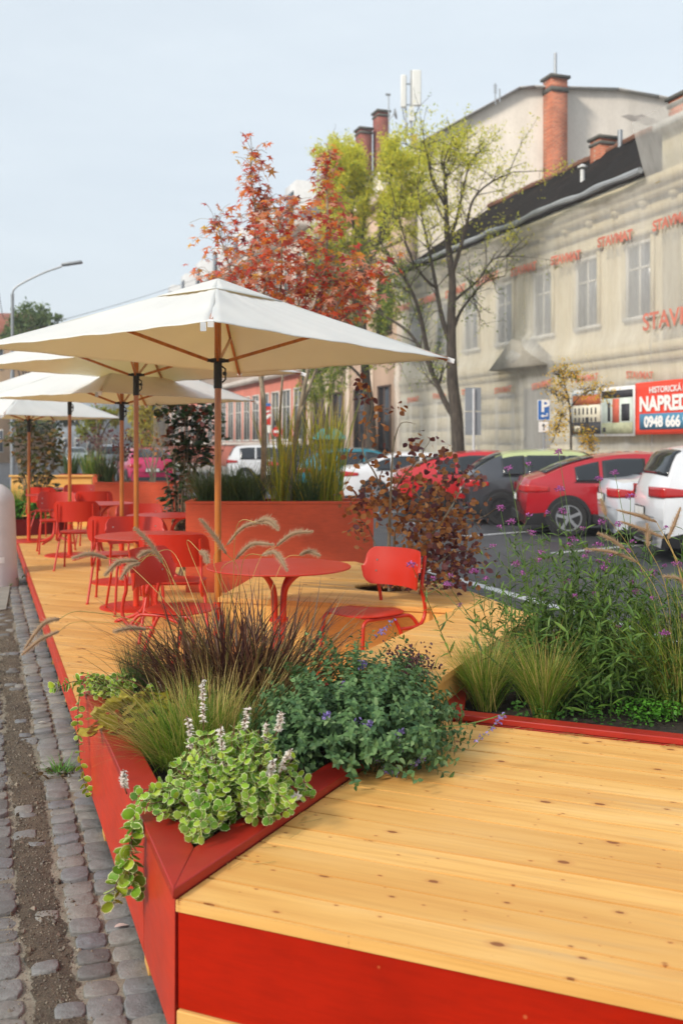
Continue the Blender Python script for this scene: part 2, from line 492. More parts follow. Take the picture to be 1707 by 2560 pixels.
# sidewalk with kerb
mb = MB(); mb.prism(ppoly(((12.9, -20), (16.5, -20), (16.5, 320), (12.9, 320))), -.05, .12)
structure(mb.build('sidewalk', paint('sidewalk_slabs', srgb(150, 146, 140), .85, .2, scale=1.5)))
mb = MB(); mb.prism(ppoly(((12.72, -20), (12.9, -20), (12.9, 320), (12.72, 320))), -.05, .135)
structure(mb.build('kerb', paint('kerb_stone', srgb(168, 166, 160), .8, .15, scale=4)))
mb = MB(); mb.prism([tuple(PZ(a, b, 0))[:2] for a, b in ((-200, 1560), (16, 1530), (28, 1462), (24, 1440), (-200, 1440))], -.03, .03)
structure(mb.build('pavement_slab', paint('slab_concrete', srgb(140, 136, 128), .9, .2, scale=5, bump=.3)))
# ---------------------------------------------------------------- low timber deck
ZD, ZF, ZR, ZB = .17, .475, .507, .64                # deck, front platform, planter rim, bench
PL, PR, TE = .488, 3.12, 17.0
deck = thing('wooden_deck', 'long low pine deck with red edge running beside the cobbled gutter', 'deck', ST(PL, 5, 0))
mb = MB(); boards(mb, [tuple(ST(p, t))[:2] for p, t in ((PL + .03, 3.2), (PR, 3.2), (PR, TE + 3), (PL + .03, TE + 3))], B3, D3, .140, .006, ZD - .028, ZD, seams=[-10.06, -8.28, -6.5, -4.72, -2.94])
mb.build('deck_boards', W_DECK, deck)
mb = MB(); mb.prism(ppoly(((PL, 3.3), (PL + .028, 3.3), (PL + .028, TE + 3), (PL, TE + 3))), .075, ZD - .001)
mb.build('edge_fascia', RED, deck, bevel=.002)
mb = MB(); mb.prism(ppoly(((PR - .03, 6.2), (PR + .0, 6.2), (PR, TE + 3), (PR - .03, TE + 3))), .075, ZD - .03)
mb.build('rear_fascia', RED, deck)
for k in range(24):
    t = 5.35 + k * .62
    mb = MB(); mb.prism(ppoly(((PL + .012, t), (PL + .07, t), (PL + .07, t + .05), (PL + .012, t + .05))), -.005, .12); mb.build('foot_block', W_POST, deck)
# ---------------------------------------------------------------- front platform
TIP = PZ(435, 2220, ZR); LFT = PZ(197, 1689, ZR)
BC = PZ(1083, 1707, ZB); BC2 = PZ(1000, 1682, ZB)      # bench corner
F0 = Vector((-.435, 2.614, 0))                         # platform front corner (beside planter tip)
tipb = Vector((TIP.x, TIP.y, 0)) + D3 * .06
bcor = Vector((BC.x, BC.y, 0))
rfar = bcor + D3 * .02
plat = thing('raised_platform', 'knotty pine platform with bright red front in the foreground', 'platform', (1.2, 3.2, 0))
a0 = F0; a1 = F0 + B3 * 4.2
b1 = a1 + D3 * 1.70; 
ds = rfar.dot(D3)
b0 = a0 + D3 * (ds - a0.dot(D3)); b1 = a1 + D3 * (ds - a1.dot(D3))
poly = [tuple(q)[:2] for q in (a0, a1, b1, b0)]
# left limit is the planter side
pl_dir = Vector((bcor.x - TIP.x, bcor.y - TIP.y, 0)).normalized(); pl_n = Vector((-pl_dir.y, pl_dir.x, 0))
polyc = clip_half(poly, (pl_n.x, pl_n.y), pl_n.dot(Vector((TIP.x, TIP.y, 0))) - .004)
mb = MB(); boards(mb, polyc, B3, D3, .1395, .0085, ZF - .030, ZF, o=F0.dot(D3) - .139 * 20 + .002)
mb.build('top_boards', W_DECK, plat)
mb = MB(); q0 = a0 + D3 * .012; q1 = a1 + D3 * .012
mb.prism([tuple(q)[:2] for q in (q0, q1, q1 + D3 * .02, q0 + D3 * .02)], .185, ZF - .032); mb.build('front_fascia', red_mat('red_stain_front', srgb(172, 27, 0), .5, spec=.15), plat, bevel=.002)
mb = MB(); q0 = a0 + D3 * .004; q1 = a1 + D3 * .004
mb.prism([tuple(q)[:2] for q in (q0, q1, q1 + D3 * .04, q0 + D3 * .04)], .05, .182); mb.build('kick_board', W_DECK, plat, bevel=.003)
# ---------------------------------------------------------------- triangular corner planter
cp = thing('corner_planter', 'triangular dark red timber planter overflowing with herbs and grasses', 'planter', (-.5, 4.0, 0))
tip2 = Vector((TIP.x, TIP.y, 0)); lf2 = Vector((LFT.x, LFT.y, 0)); bn2 = Vector((.02, 4.86, 0))
bk2 = lf2 + D3 * .0
OUT = [tip2, bcor + pl_dir * -.02, bn2, lf2]
def inset(poly, d):
    n = len(poly); out = []
    a = sum(poly[i].x * poly[(i + 1) % n].y - poly[(i + 1) % n].x * poly[i].y for i in range(n)); sg = 1 if a > 0 else -1
    L = []
    for i in range(n):
        e = (poly[(i + 1) % n] - poly[i]).normalized(); nn = Vector((-e.y, e.x, 0)) * sg
        L.append((poly[i] + nn * d, e))
    for i in range(n):
        (p, e), (q, g) = L[i - 1], L[i]
        den = e.x * g.y - e.y * g.x
        t = ((q.x - p.x) * g.y - (q.y - p.y) * g.x) / den
        out.append(p + e * t)
    return out
INN = inset(OUT, .105); IN2 = inset(OUT, .03); IN3 = inset(OUT, .004); IN0 = inset(OUT, -.003)
def wall(mb, i, A, Bq, z0, z1):
    j = (i + 1) % len(A)
    mb.prism([tuple(q)[:2] for q in (A[i], A[j], Bq[j], Bq[i])], z0, z1)
for i in range(4):
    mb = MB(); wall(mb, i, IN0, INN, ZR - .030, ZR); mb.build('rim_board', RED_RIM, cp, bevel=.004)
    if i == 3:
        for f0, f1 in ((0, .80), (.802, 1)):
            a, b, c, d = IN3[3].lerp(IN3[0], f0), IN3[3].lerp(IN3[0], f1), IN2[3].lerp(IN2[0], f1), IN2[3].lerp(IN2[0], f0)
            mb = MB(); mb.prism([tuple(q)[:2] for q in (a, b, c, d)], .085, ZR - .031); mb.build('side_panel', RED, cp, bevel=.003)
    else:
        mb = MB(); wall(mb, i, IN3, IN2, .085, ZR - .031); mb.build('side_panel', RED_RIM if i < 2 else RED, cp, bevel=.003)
mb = MB(); mb.prism([tuple(q)[:2] for q in inset(OUT, .032)], .2, ZR - .075); mb.build('soil', SOIL, cp)
for f in (.12, .34, .56, .78, .95):
    q = lf2.lerp(tip2, f) + N1 * .05
    mb = MB(); mb.box((q.x, q.y, .045), (.06, .09, .1), -SA); mb.build('foot_block', W_POST, cp)
# ---------------------------------------------------------------- L-shaped bench with a planting hole
bench = thing('timber_bench', 'broad pine bench with a round planting hole for the brown bush', 'bench', (.2, 7, 0))
PFL, PFR = PZ(545, 1494, ZB), PZ(1145, 1519, ZB)
PBL, PBR = PZ(700, 1404, ZB), PZ(1176, 1479, ZB)
PB2 = PZ(887, 1404, ZB)
hole_c = PZ(968, 1466, ZB)
polyP = [tuple(q)[:2] for q in (PFL, PFR, PZ(1226, 1522, ZB), PBR, PB2, PBL)]
hx = [tuple(q)[:2] for q in (PFL, PFR + B3 * .42, PBR + D1 * -.02, PB2, PBL)]
mb = MB(); boards(mb, hx, B3, D3, .140, .006, ZB - .030, ZB, o=PFR.dot(D3))
tb = mb.build('top_boards', W_DECK, bench)
cut = MB(); cut.lathe([(.245, -.3), (.245, .3)], (hole_c.x, hole_c.y, ZB), 48)
co_ = cut.build('tmp_cut', W_DECK)
bm_ = tb.modifiers.new('hole', 'BOOLEAN'); bm_.object = co_; bm_.operation = 'DIFFERENCE'; bm_.solver = 'EXACT'
dg = bpy.context.evaluated_depsgraph_get(); me = bpy.data.meshes.new_from_object(tb.evaluated_get(dg))
tb.modifiers.clear(); tb.data = me
bpy.data.objects.remove(co_)
mb = MB()
for i in range(len(hx)):
    a, b = Vector((*hx[i], 0)), Vector((*hx[(i + 1) % len(hx)], 0)); e = (b - a).normalized(); n_ = Vector((-e.y, e.x, 0))
    cen = Vector((sum(q[0] for q in hx) / len(hx), sum(q[1] for q in hx) / len(hx), 0))
    if n_.dot(cen - a) < 0: n_ = -n_
    mb.prism([tuple(q)[:2] for q in (a + n_ * .014 + e * .02, b + n_ * .014 - e * .02, b + n_ * .034 - e * .02, a + n_ * .034 + e * .02)], ZD + .001, ZB - .032)
mb.build('riser', W_SIDE, bench)
mb = MB(); mb.lathe([(.30, 0.01), (.30, .30)], (hole_c.x, hole_c.y, .14), 32); mb.build('soil', SOIL, bench)
side = thing('timber_bench', 'pine bench arm reaching toward the camera beside the verbena bed', 'bench', (.3, 5.2, 0))
BL0, BL1 = PZ(910, 1628, ZB), PFR - D3 * .004
BR1 = Vector((BL1.x, BL1.y, 0)) + B3 * .50
e_end = (Vector((BC2.x, BC2.y, 0)) - bcor).normalized()
bl_dir = (Vector((BL1.x - BL0.x, BL1.y - BL0.y, 0))).normalized()
# end line meets the left edge
den = e_end.x * -bl_dir.y + e_end.y * bl_dir.x
dlt = Vector((BL1.x, BL1.y, 0)) - bcor
tt_ = (dlt.x * -bl_dir.y + dlt.y * bl_dir.x) / den
BLn = bcor + e_end * tt_
sp = [tuple(q)[:2] for q in (bcor, BR1, Vector((BL1.x, BL1.y, 0)), BLn)]
mb = MB(); boards(mb, sp, B3, D3, .140, .006, ZB - .030, ZB, o=PFR.dot(D3)); mb.build('top_boards', W_DECK, side, bevel=.001)
mb = MB(); spv = [Vector((*q, 0)) for q in sp]; s1, s2 = inset(spv, .012), inset(spv, .032)
for i in (0, 2, 3): wall(mb, i, s1, s2, ZD + .001, ZB - .032)
mb.build('riser', W_SIDE, side)
# ---------------------------------------------------------------- verbena bed (triangular planter behind the platform)
vp_ = thing('low_planter', 'low dark red planter edging filled with verbena and feather grass', 'planter', (1.2, 4.6, 0))
A_ = bcor + B3 * .045 + D3 * .03
VB = [A_, A_ + B3 * 1.75, ST(PR - .0, 5.25), Vector((PBR.x, PBR.y, 0)) + B3 * -.01]
VB[2] = VB[1] + D3 * .55
v3, v4, v5 = inset(VB, .075), inset(VB, .004), inset(VB, .03)
for i in range(4):
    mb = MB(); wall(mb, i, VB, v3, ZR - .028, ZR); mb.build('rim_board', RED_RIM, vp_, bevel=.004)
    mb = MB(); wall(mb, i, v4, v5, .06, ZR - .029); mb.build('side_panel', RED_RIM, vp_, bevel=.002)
mb = MB(); mb.prism([tuple(q)[:2] for q in inset(VB, .032)], .1, ZR - .07); mb.build('soil', SOIL, vp_)
# ---------------------------------------------------------------- tall red planters
def tall_planter(x0, x1, depth, ztop, dz, label, ang=0.0, d=.62):
    a, b = PD(x0, HY, depth), PD(x1, HY, depth); L = b.x - a.x
    o = thing('tall_planter', label, 'planter', (a.x + L / 2, depth + d / 2, ZD), 'tall red planters along the deck')
    M = Matrix.Rotation(ang, 4, 'Z')
    c = Vector((a.x + L / 2, depth + d / 2, 0))
    def bx(name, cx, cy, z0, z1, sx, sy, mat, bevel=.003):
        q = M @ Vector((cx, cy, 0))
        m_ = MB(); m_.box((c.x + q.x, c.y + q.y, (z0 + z1) / 2), (sx, sy, z1 - z0), ang); m_.build(name, mat, o, bevel=bevel)
    h = ztop - ZD; z0 = ZD + dz
    bx('front_panel', 0, -d / 2 + .01, z0, ztop - .028, L - .004, .02, RED_TALL)
    bx('back_panel', 0, d / 2 - .01, z0, ztop - .028, L - .004, .02, RED_TALL)
    bx('side_panel', -L / 2 + .012, 0, z0, ztop - .028, .02, d - .042, RED_TALL); bx('side_panel', L / 2 - .012, 0, z0, ztop - .028, .02, d - .042, RED_TALL)
    bx('rim_board', 0, -d / 2 + .035, ztop - .026, ztop, L + .006, .076, RED_TALL); bx('rim_board', 0, d / 2 - .035, ztop - .026, ztop, L + .006, .076, RED_TALL)
    bx('rim_board', -L / 2 + .035, 0, ztop - .026, ztop, .076, d - .15, RED_TALL); bx('rim_board', L / 2 - .035, 0, ztop - .026, ztop, .076, d - .15, RED_TALL)
    bx('soil', 0, 0, z0, ztop - .07, L - .05, d - .05, SOIL, 0)
    return o
tall_planter(464, 934, 10.1, 1.095, -.1, 'tall red planter holding the maple and yellow reeds behind front table')
tall_planter(237, 446, 15.4, 1.09, 0, 'tall red planter in front of the magenta van')
tall_planter(148, 268, 19.5, 1.09, -.1, 'tall red planter farthest along the deck')
fl = thing('low_planter', 'dark red low planter closing the far end of the deck', 'planter', (-5.0, 16.6, ZD))
a, b = PZ(8, 1342, ZD), PZ(172, 1334, ZD); fd = (b - a).normalized(); fn = Vector((-fd.y, fd.x, 0))
for nm, z0, z1, o0, o1, mt in (('front_panel', ZD, ZD + .27, 0, .03, RED_DARK), ('back_panel', ZD, ZD + .27, .66, .69, RED_DARK), ('soil', ZD, ZD + .2, .032, .655, SOIL)):
    mb = MB(); mb.prism([tuple(q)[:2] for q in (a + fn * o0, b + fn * o0, b + fn * o1, a + fn * o1)], z0, z1); mb.build(nm, mt, fl)
for q in (a, b - fd * .03):
    mb = MB(); mb.prism([tuple(w)[:2] for w in (q + fn * .031, q + fd * .03 + fn * .031, q + fd * .03 + fn * .659, q + fn * .659)], ZD, ZD + .27); mb.build('side_panel', RED_DARK, fl)
bw = MB(); bw.box((-5.4, 18.6, .62), (1.5, .08, .9)); bw.box((-5.4, 18.58, 1.09), (1.56, .14, .03)); single('timber_screen', bw, W_SIDE, 'pale plywood screen behind the far low planter', 'screen', (-5.4, 18.6, .17))
# ---------------------------------------------------------------- bollard
c_ = PZ(-14, 1467, 0)
bo = thing('bollard', 'thick round-topped white bollard at the edge of the cobbles', 'bollard', c_)
mb = MB(); prof = [(.275, 0), (.28, .03), (.262, .2), (.245, .7), (.232, .98)]
prof += [(.232 * math.cos(a), .98 + .24 * math.sin(a)) for a in np.linspace(.15, 1.5, 9)]
mb.lathe(prof, c_, 40); mb.build('post', paint('white_concrete', srgb(206, 200, 202), .55, .1, scale=4, bump=.1), bo, smooth=60)
mb = MB(); mb.grid(lambda u, v: c_ + Vector((.262 * math.cos(-1.2 + u * .42), .262 * math.sin(-1.2 + u * .42), .30 + .07 * v)), 6, 1); mb.build('reflector', paint('reflector_white', (.9, .9, .9), .3), bo)
# ---------------------------------------------------------------- chairs
TR = .0115
def make_chair():
    t = thing('bistro_chair', 'x', 'chair')
    RM = RED_METAL
    for s in (-1, 1):
        mb = MB(); mb.tube(round_path([(s * .215, .235, 0), (s * .192, .195, .438), (s * .19, .10, .438)], .05), TR, 10); mb.tube([(s * .215, .235, 0), (s * .215, .235, .012)], .016, 10); mb.build('leg', RM, t, smooth=60)
        mb = MB(); mb.tube([(s * .262, -.20, 0), (s * .218, -.075, .36), (s * .200, -.045, .432)], TR, 10); mb.tube([(s * .262, -.20, 0), (s * .262, -.20, .012)], .016, 10); mb.build('leg', RM, t, smooth=60)
        mb = MB(); mb.tube(smooth_path([(s * .215, -.080, .362), (s * .215, -.20, .362), (s * .215, -.262, .385), (s * .213, -.292, .45), (s * .211, -.282, .53), (s * .209, -.266, .60), (s * .207, -.282, .70), (s * .205, -.300, .80)], 5), TR, 10); mb.build('back_support', RM, t, smooth=60)
    mb = MB()
    for s in (-1, 1): mb.tube(round_path([(s * .19, .11, .438), (s * .19, -.19, .438), (s * .213, -.228, .374)], .05), TR, 10)
    mb.tube([(-.19, .12, .436), (.19, .12, .436)], .009, 8); mb.tube([(-.19, -.10, .436), (.19, -.10, .436)], .009, 8)
    for sx in (-.15, .15):
        for sy in (-.1, .12): mb.box((sx, sy, .448), (.025, .025, .012))
    mb.build('seat_frame', RM, t, smooth=60)
    mb = MB(); n = 44; rings = [(1, .0), (1, .005), (.985, .0065), (.6, .002), (.0, 0)]
    V = []; F = []
    for q, (sc, z) in enumerate(rings):
        for j in range(n):
            a = 2 * math.pi * j / n; ca, sa = math.cos(a), math.sin(a); e = 2.7
            k = (abs(ca) ** e + abs(sa) ** e) ** (-1 / e)
            wx = .222 + .012 * sa
            V.append((ca * k * wx * sc, .01 + sa * k * .215 * sc, .4535 + z - (.010 if sc > .9 and sa > .6 else 0) * (sa - .6)))
    for q in range(4):
        for j in range(n): F.append([q * n + j, q * n + (j + 1) % n, (q + 1) * n + (j + 1) % n, (q + 1) * n + j])
    F.append(list(range(n))[::-1]); mb.add(V, F); mb.build('seat', RM, t, smooth=40)
    mb = MB(); NU, NV = 40, 10; Rb = .30; half = .30
    def pt(u, v, off):
        s = (u * 2 - 1); arc = s * half; a = arc / Rb * .80
        x = math.sin(a) * Rb / .80; y = -.296 + (1 - math.cos(a)) * Rb / .80 * 1.0
        c = .30; q = max(0, (abs(s) - (1 - c)) / c)
        h = .122 * (max(0.0, 1 - q ** 2.4)) ** .5
        zc = .71 - .004 * s * s
        z = zc + (v * 2 - 1) * max(h, .002)
        nx, ny = -math.sin(a), math.cos(a)
        return (x + nx * off, y + ny * off + .03 * (v - .5) * -1, z)
    A = [pt(i / NU, j / NV, .004) for i in range(NU + 1) for j in range(NV + 1)]
    B_ = [pt(i / NU, j / NV, -.004) for i in range(NU + 1) for j in range(NV + 1)]
    o_ = len(A); F = []; W = NV + 1
    for i in range(NU):
        for j in range(NV):
            a = i * W + j
            F.append([a, a + 1, a + W + 1, a + W][::-1]); F.append([a + o_, a + 1 + o_, a + W + 1 + o_, a + W + o_])
        for j in (0, NV):
            a = i * W + j; q = [a, a + W, a + W + o_, a + o_]; F.append(q if j == NV else q[::-1])
    for i in (0, NU):
        for j in range(NV):
            a = i * W + j; q = [a, a + 1, a + 1 + o_, a + o_]; F.append(q if i == 0 else q[::-1])
    mb.add(A + B_, F); bk = mb.build('backrest', RM, t, smooth=45)
    for s in (-1, 1):
        for z in (.675, .745):
            a = s * .205 / Rb * .8
            p = pt((s * .205 / half + 1) / 2, (z - .588) / .244, .0045)
            m2 = MB(); m2.lathe([(.0075, 0), (.0065, .003), (.002, .0035)], p, 12, M=Matrix(((1, 0, 0), (0, 0, 1), (0, -1, 0))).to_4x4() @ Matrix.Rotation(0, 4, 'X'))
            m2.build('screw', STEEL, bk)
    return t
chair0 = make_chair(); chair0_used = [False]
def place_chair(x, y, heading, label, group='red bistro chairs on the deck', z=ZD):
    "heading: vector the sitter faces"
    o = chair0 if not chair0_used[0] else copy_tree(chair0)
    chair0_used[0] = True
    o.location = (x, y, z); o.rotation_euler = (0, 0, math.atan2(heading[1], heading[0]) - math.pi / 2)
    tag(o, label, 'chair', group); return o
# ---------------------------------------------------------------- tables
def make_table():
    t = thing('bistro_table', 'x', 'table')
    mb = MB(); mb.lathe([(0.02, .731), (.435, .731), (.447, .734), (.450, .7385), (.447, .743), (.0, .745)], (0, 0, 0), 72, cap=False); mb.build('tabletop', RED_METAL, t, smooth=50)
    for k in range(4):
        a = math.pi / 4 + k * math.pi / 2; c, s_ = math.cos(a), math.sin(a)
        P = [(.215, .722), (.13, .69), (.052, .60), (.038, .45), (.038, .22), (.10, .09), (.31, .012)]
        mb = MB(); mb.tube(smooth_path([(c * r, s_ * r, z) for r, z in P], 6), .0165, 10)
        mb.tube([(c * .31, s_ * .31, 0), (c * .31, s_ * .31, .016)], .02, 10); mb.tube([(c * .215, s_ * .215, .716), (c * .215, s_ * .215, .7305)], .03, 10)
        mb.build('leg', RED_METAL, t, smooth=60)
    mb = MB(); mb.lathe([(.06, .40), (.06, .42)], (0, 0, 0), 20); mb.build('collar', RED_METAL, t)
    return t
table0 = make_table(); table_used = [False]
def place_table(x, y, label, rz=.3):
    o = table0 if not table_used[0] else copy_tree(table0)
    table_used[0] = True
    o.location = (x, y, ZD); o.rotation_euler = (0, 0, rz); tag(o, label, 'table', 'round red bistro tables on the deck'); return o
place_table(-.39, 6.22, 'round red table nearest the camera behind the fountain grass', .2)
place_table(-1.60, 8.33, 'round red table between facing chairs left of the front parasol pole', .5)
place_table(-1.86, 10.75, 'round red table showing pinkish top beside the front tall planter', .2)
place_table(-3.15, 12.9, 'round red table half hidden behind the second pole and chair backs', .8)
place_table(-4.35, 15.2, 'round red table behind the leftmost chair and gutter-side pole', .4)
place_table(-5.0, 17.3, 'farthest round red table close to the last tall planter', .4)
place_chair(.165, 6.26, (-.78, -.62), 'red chair at right of front table showing the inside of its backrest')
place_chair(-1.03, 6.36, (.93, -.32), 'red chair at the gutter side of front table turned toward the maple')
place_chair(-1.27, 7.70, (-.05, 1), 'red chair with its back to the camera next to front pole')
place_chair(-1.84, 8.98, (.30, -.95), 'red chair facing the camera across the second table')
place_chair(-2.16, 9.60, (-.16, .98), 'red chair seen from behind at the gutter side of second pole')
place_chair(-2.20, 11.05, (.38, -.92), 'red chair facing the camera left of the pinkish table')
place_chair(-3.17, 12.05, (-.10, 1), 'red chair seen fully from behind in the middle of the deck')
place_chair(-3.98, 13.9, (.25, -.97), 'red chair facing the camera right behind the fully visible chair')
place_chair(-3.62, 14.6, (-.2, .98), 'dark red chair back turned away under the second planter')
place_chair(-4.35, 16.6, (.3, -.95), 'pale red chair facing the camera in front of last planters')
place_chair(-4.68, 15.95, (.30, .95), 'red chair at far left beside the dark red low planter')
# ---------------------------------------------------------------- parasols
def fabric_mat():
    s = NT('cream_canvas'); co = s.coord('World')
    n = s.noise(co, 2.2, 4, .5); w = s.noise(co, 300, 2, .5)
    c = s.ramp(n, [(.3, srgb(226, 234, 240)), (.7, srgb(236, 243, 248))])
    return s.bsdf(c, .8, normal=s.bump(w, .08, .002), spec=.2, trans=.36, transcol=srgb(255, 236, 186))
FAB = fabric_mat()
def pole_wood():
    s = NT('varnished_pole'); co = s.coord('World', (18, 18, 1.3))
    n = s.noise(co, 2.5, 5, .6, .5)
    return s.bsdf(s.ramp(n, [(.3, srgb(150, 84, 26)), (.55, srgb(186, 112, 38)), (.8, srgb(202, 132, 52))]), .3, spec=.5, coat=.4)
POLE = pole_wood()
IRON = paint('dark_iron', (.035, .033, .032), .4, .1, metal=.6)
CREAM = paint('white_label', (.85, .85, .85), .6)
def parasol(px, depth, dz, sc, label, rot=0.0):
    X = (px - CX) / FPX * depth
    base = Vector((X, depth, ZD))
    t = thing('parasol', label, 'parasol', base, 'square cream parasols along the deck')
    zc = 2.277 + dz; za = 2.80 + dz
    M = Matrix.Rotation(rot, 3, 'Z') * sc
    K = [M @ Vector(q) for q in ((.205, -1.94, 0), (1.62, .22, 0), (-.02, 1.64, 0), (-1.42, -.66, 0))]   # near, right, far, left
    K = [base + Vector((q.x, q.y, zc - ZD)) for q in K]
    apex = Vector((X, depth, za))
    mb = MB()
    def panel(a, b, ap, s0, s1, off=0, sag=.05, n=28, hem=.035):
        def fn(u, v):
            r = s0 + (s1 - s0) * v
            e = a.lerp(b, u); p = ap.lerp(e, r)
            k = 4 * u * (1 - u)
            p = p + (ap.lerp((a + b) / 2, r) - p) * .012 * k * r
            p.z += -sag * k * r * (1 - r) * 1.6 + off + .003 * k * math.sin(u * 17 + r * 6 + off * 3) * r + .002 * math.sin(u * 41 - r * 13)
            cl = ((a + b) / 2); cen = Vector((ap.x, ap.y, 0)); inward = (cen - Vector((cl.x, cl.y, 0))).normalized()
            p += inward * hem * k * r ** 3
            return p
        mb.grid(fn, n, n)
    for i in range(4): panel(K[i], K[(i + 1) % 4], apex, .19, 1.0)
    can = mb.build('canopy', FAB, t, smooth=25)
    so = can.modifiers.new('cloth', 'SOLIDIFY'); so.thickness = .003
    mb = MB(); ap2 = apex + Vector((0, 0, .012))
    for i in range(4):
        a, b = apex.lerp(K[i], .27) + Vector((0, 0, .0035)), apex.lerp(K[(i + 1) % 4], .27) + Vector((0, 0, .0035))
        mb.grid(lambda u, v: ap2.lerp(a.lerp(b, u), max(.02, v)) + Vector((0, 0, .004 * (1 - v) * v)), 8, 6)
    v_ = mb.build('vent_cap', FAB, can, smooth=25); so = v_.modifiers.new('cloth', 'SOLIDIFY'); so.thickness = .003
    mb = MB(); mb.tube([(X, depth, ZD + .42), (X, depth, za - .03)], .0235, 16); mb.build('pole', POLE, t, smooth=60)
    mb = MB(); mb.tube([(X, depth, ZD + .01), (X, depth, ZD + .425)], .028, 18); mb.build('sleeve', paint('orange_red_sleeve', srgb(214, 58, 20), .4), t, smooth=60)
    mb = MB(); mb.lathe([(.33, 0), (.33, .010), (.32, .014)], (X, depth, ZD), 40)
    bp = mb.build('base_plate', RED_METAL, t)
    hz = 2.246 + dz
    mb = MB(); mb.tube([(X, depth, hz - .19), (X, depth, hz + .01)], .029, 16); mb.lathe([(.05, hz - .012), (.055, hz), (.05, hz + .014)], (X, depth, 0), 20); 
    for i in range(4):
        d = Vector((K[i].x - X, K[i].y - depth, 0)).normalized(); mb.beam((X, depth, hz), Vector((X, depth, hz)) + d * .075, .02, .022)
    hub = mb.build('hub', IRON, t, smooth=50)
    mb = MB(); mb.tube([(X + .03, depth - .02, hz - .04), (X + .055, depth - .03, hz - .06), (X + .055, depth - .03, hz - .13), (X + .034, depth - .02, hz - .15)], .006, 8); mb.lathe([(.014, -.01), (.014, .01)], (X + .05, depth - .03, hz - .09), 12, M=Matrix.Rotation(R(90), 3, 'X')); mb.build('cleat', IRON, hub)
    for i in range(4):
        e = K[i]; mb = MB(); top = Vector((X, depth, za - .045)); end = top.lerp(e, 1.0) + Vector((0, 0, -.012))
        a = top + (end - top).normalized() * .05
        mb.beam(a, end, .018, .026); mb.build('rib', POLE, t, bevel=.002)
        d = Vector((K[i].x - X, K[i].y - depth, 0)).normalized()
        mid = top.lerp(end, .52) - Vector((0, 0, .016)); mb = MB(); mb.beam(Vector((X, depth, hz)) + d * .065, mid, .016, .022); mb.build('strut', POLE, t, bevel=.002)
        mb = MB(); dd = (end - top).normalized(); mb.beam(end - dd * .03, end + dd * .02, .03, .032); mb.build('rib_tip', CREAM, t)
    n_ = K[0].lerp(K[3], .025); mb = MB(); mb.box((n_.x, n_.y, zc - .024), (.03, .003, .045)); mb.build('fabric_tag', paint('grey_label', srgb(190, 194, 198), .6), can)
    return t
parasol(545, 6.82, 0, 1.0, 'largest cream parasol in front with its peak below the red maple')
parasol(341, 9.2, .07, .95, 'second cream parasol just behind the front canopy')
parasol(305, 10.9, -.12, .90, 'third cream parasol with its corner left of the yellow reeds')
parasol(175, 13.5, .02, .92, 'fourth cream parasol almost hidden beneath the higher canopies')
parasol(73, 15.5, -.19, .88, 'farthest and lowest cream parasol at the deck end')
# ---------------------------------------------------------------- building materials
def plaster(name, col, var=.16, sc=.35, stain=.35):
    s = NT(name); co = s.coord('World')
    n = s.noise(co, sc, 7, .62); n2 = s.noise(s.coord('World', (1, 1, .18)), 1.3, 5, .6); n3 = s.noise(co, 9, 4, .6)
    c = s.ramp(n, [(.28, mul(col, 1 - var * 1.6)), (.55, col), (.8, mul(col, 1 + var * .6))])
    c = s.mix(stain, c, s.ramp(n2, [(.32, (.52, .50, .47)), (.58, (1, 1, 1))]), 'MULTIPLY')
    c = s.mix(.3, c, s.ramp(n3, [(.3, (.75, .74, .72)), (.6, (1, 1, 1))]), 'MULTIPLY')
    return s.bsdf(c, .9, normal=s.bump(n3, .2, .02), spec=.2)
def brick_mat(name, c1, c2, mortar, sc=1.0):
    s = NT(name); g = s.n('ShaderNodeNewGeometry')
    # brick coordinates: along-street/across mix on one axis, height on the other
    sx = s.n('ShaderNodeSeparateXYZ'); s.ln(g.outputs['Position'], sx.inputs[0])
    cb = s.n('ShaderNodeCombineXYZ'); s.ln(s.math('ADD', sx.outputs[0], s.math('MULTIPLY', sx.outputs[1], .6)), cb.inputs[0]); s.ln(sx.outputs[2], cb.inputs[1])
    b = s.n('ShaderNodeTexBrick'); s.ln(cb.outputs[0], b.inputs['Vector']); b.inputs['Scale'].default_value = sc
    for k, v in (('Brick Width', .27), ('Row Height', .085), ('Mortar Size', .012)): b.inputs[k].default_value = v
    b.inputs['Color1'].default_value = (*c1, 1); b.inputs['Color2'].default_value = (*c2, 1); b.inputs['Mortar'].default_value = (*mortar, 1)
    n = s.noise(s.coord('World'), 1.3, 5, .6)
    c = s.mix(.5, b.outputs[0], s.ramp(n, [(.3, (.4, .36, .34)), (.6, (1, 1, 1))]), 'MULTIPLY')
    return s.bsdf(c, .9, spec=.2)
BRICK = brick_mat('old_brick', srgb(206, 112, 74), srgb(168, 86, 60), srgb(186, 160, 140))
CAPM = paint('chimney_cap', srgb(98, 96, 90), .9, .3)
GLASS = NT('window_glass'); GLASS = GLASS.bsdf(srgb(58, 66, 76), .08, spec=.8)
FRAME = paint('window_frame_white', srgb(206, 202, 194), .6, .1)
DARKMETAL = paint('dark_metal', srgb(44, 45, 48), .5, .1, metal=.3)
GREYMETAL = paint('galvanised', srgb(150, 154, 158), .45, .08, metal=.5)
def fbox(mb, p0, p1, t0, t1, z0, z1, m=0): mb.prism(ppoly(((p0, t0), (p1, t0), (p1, t1), (p0, t1))), z0, z1, m)
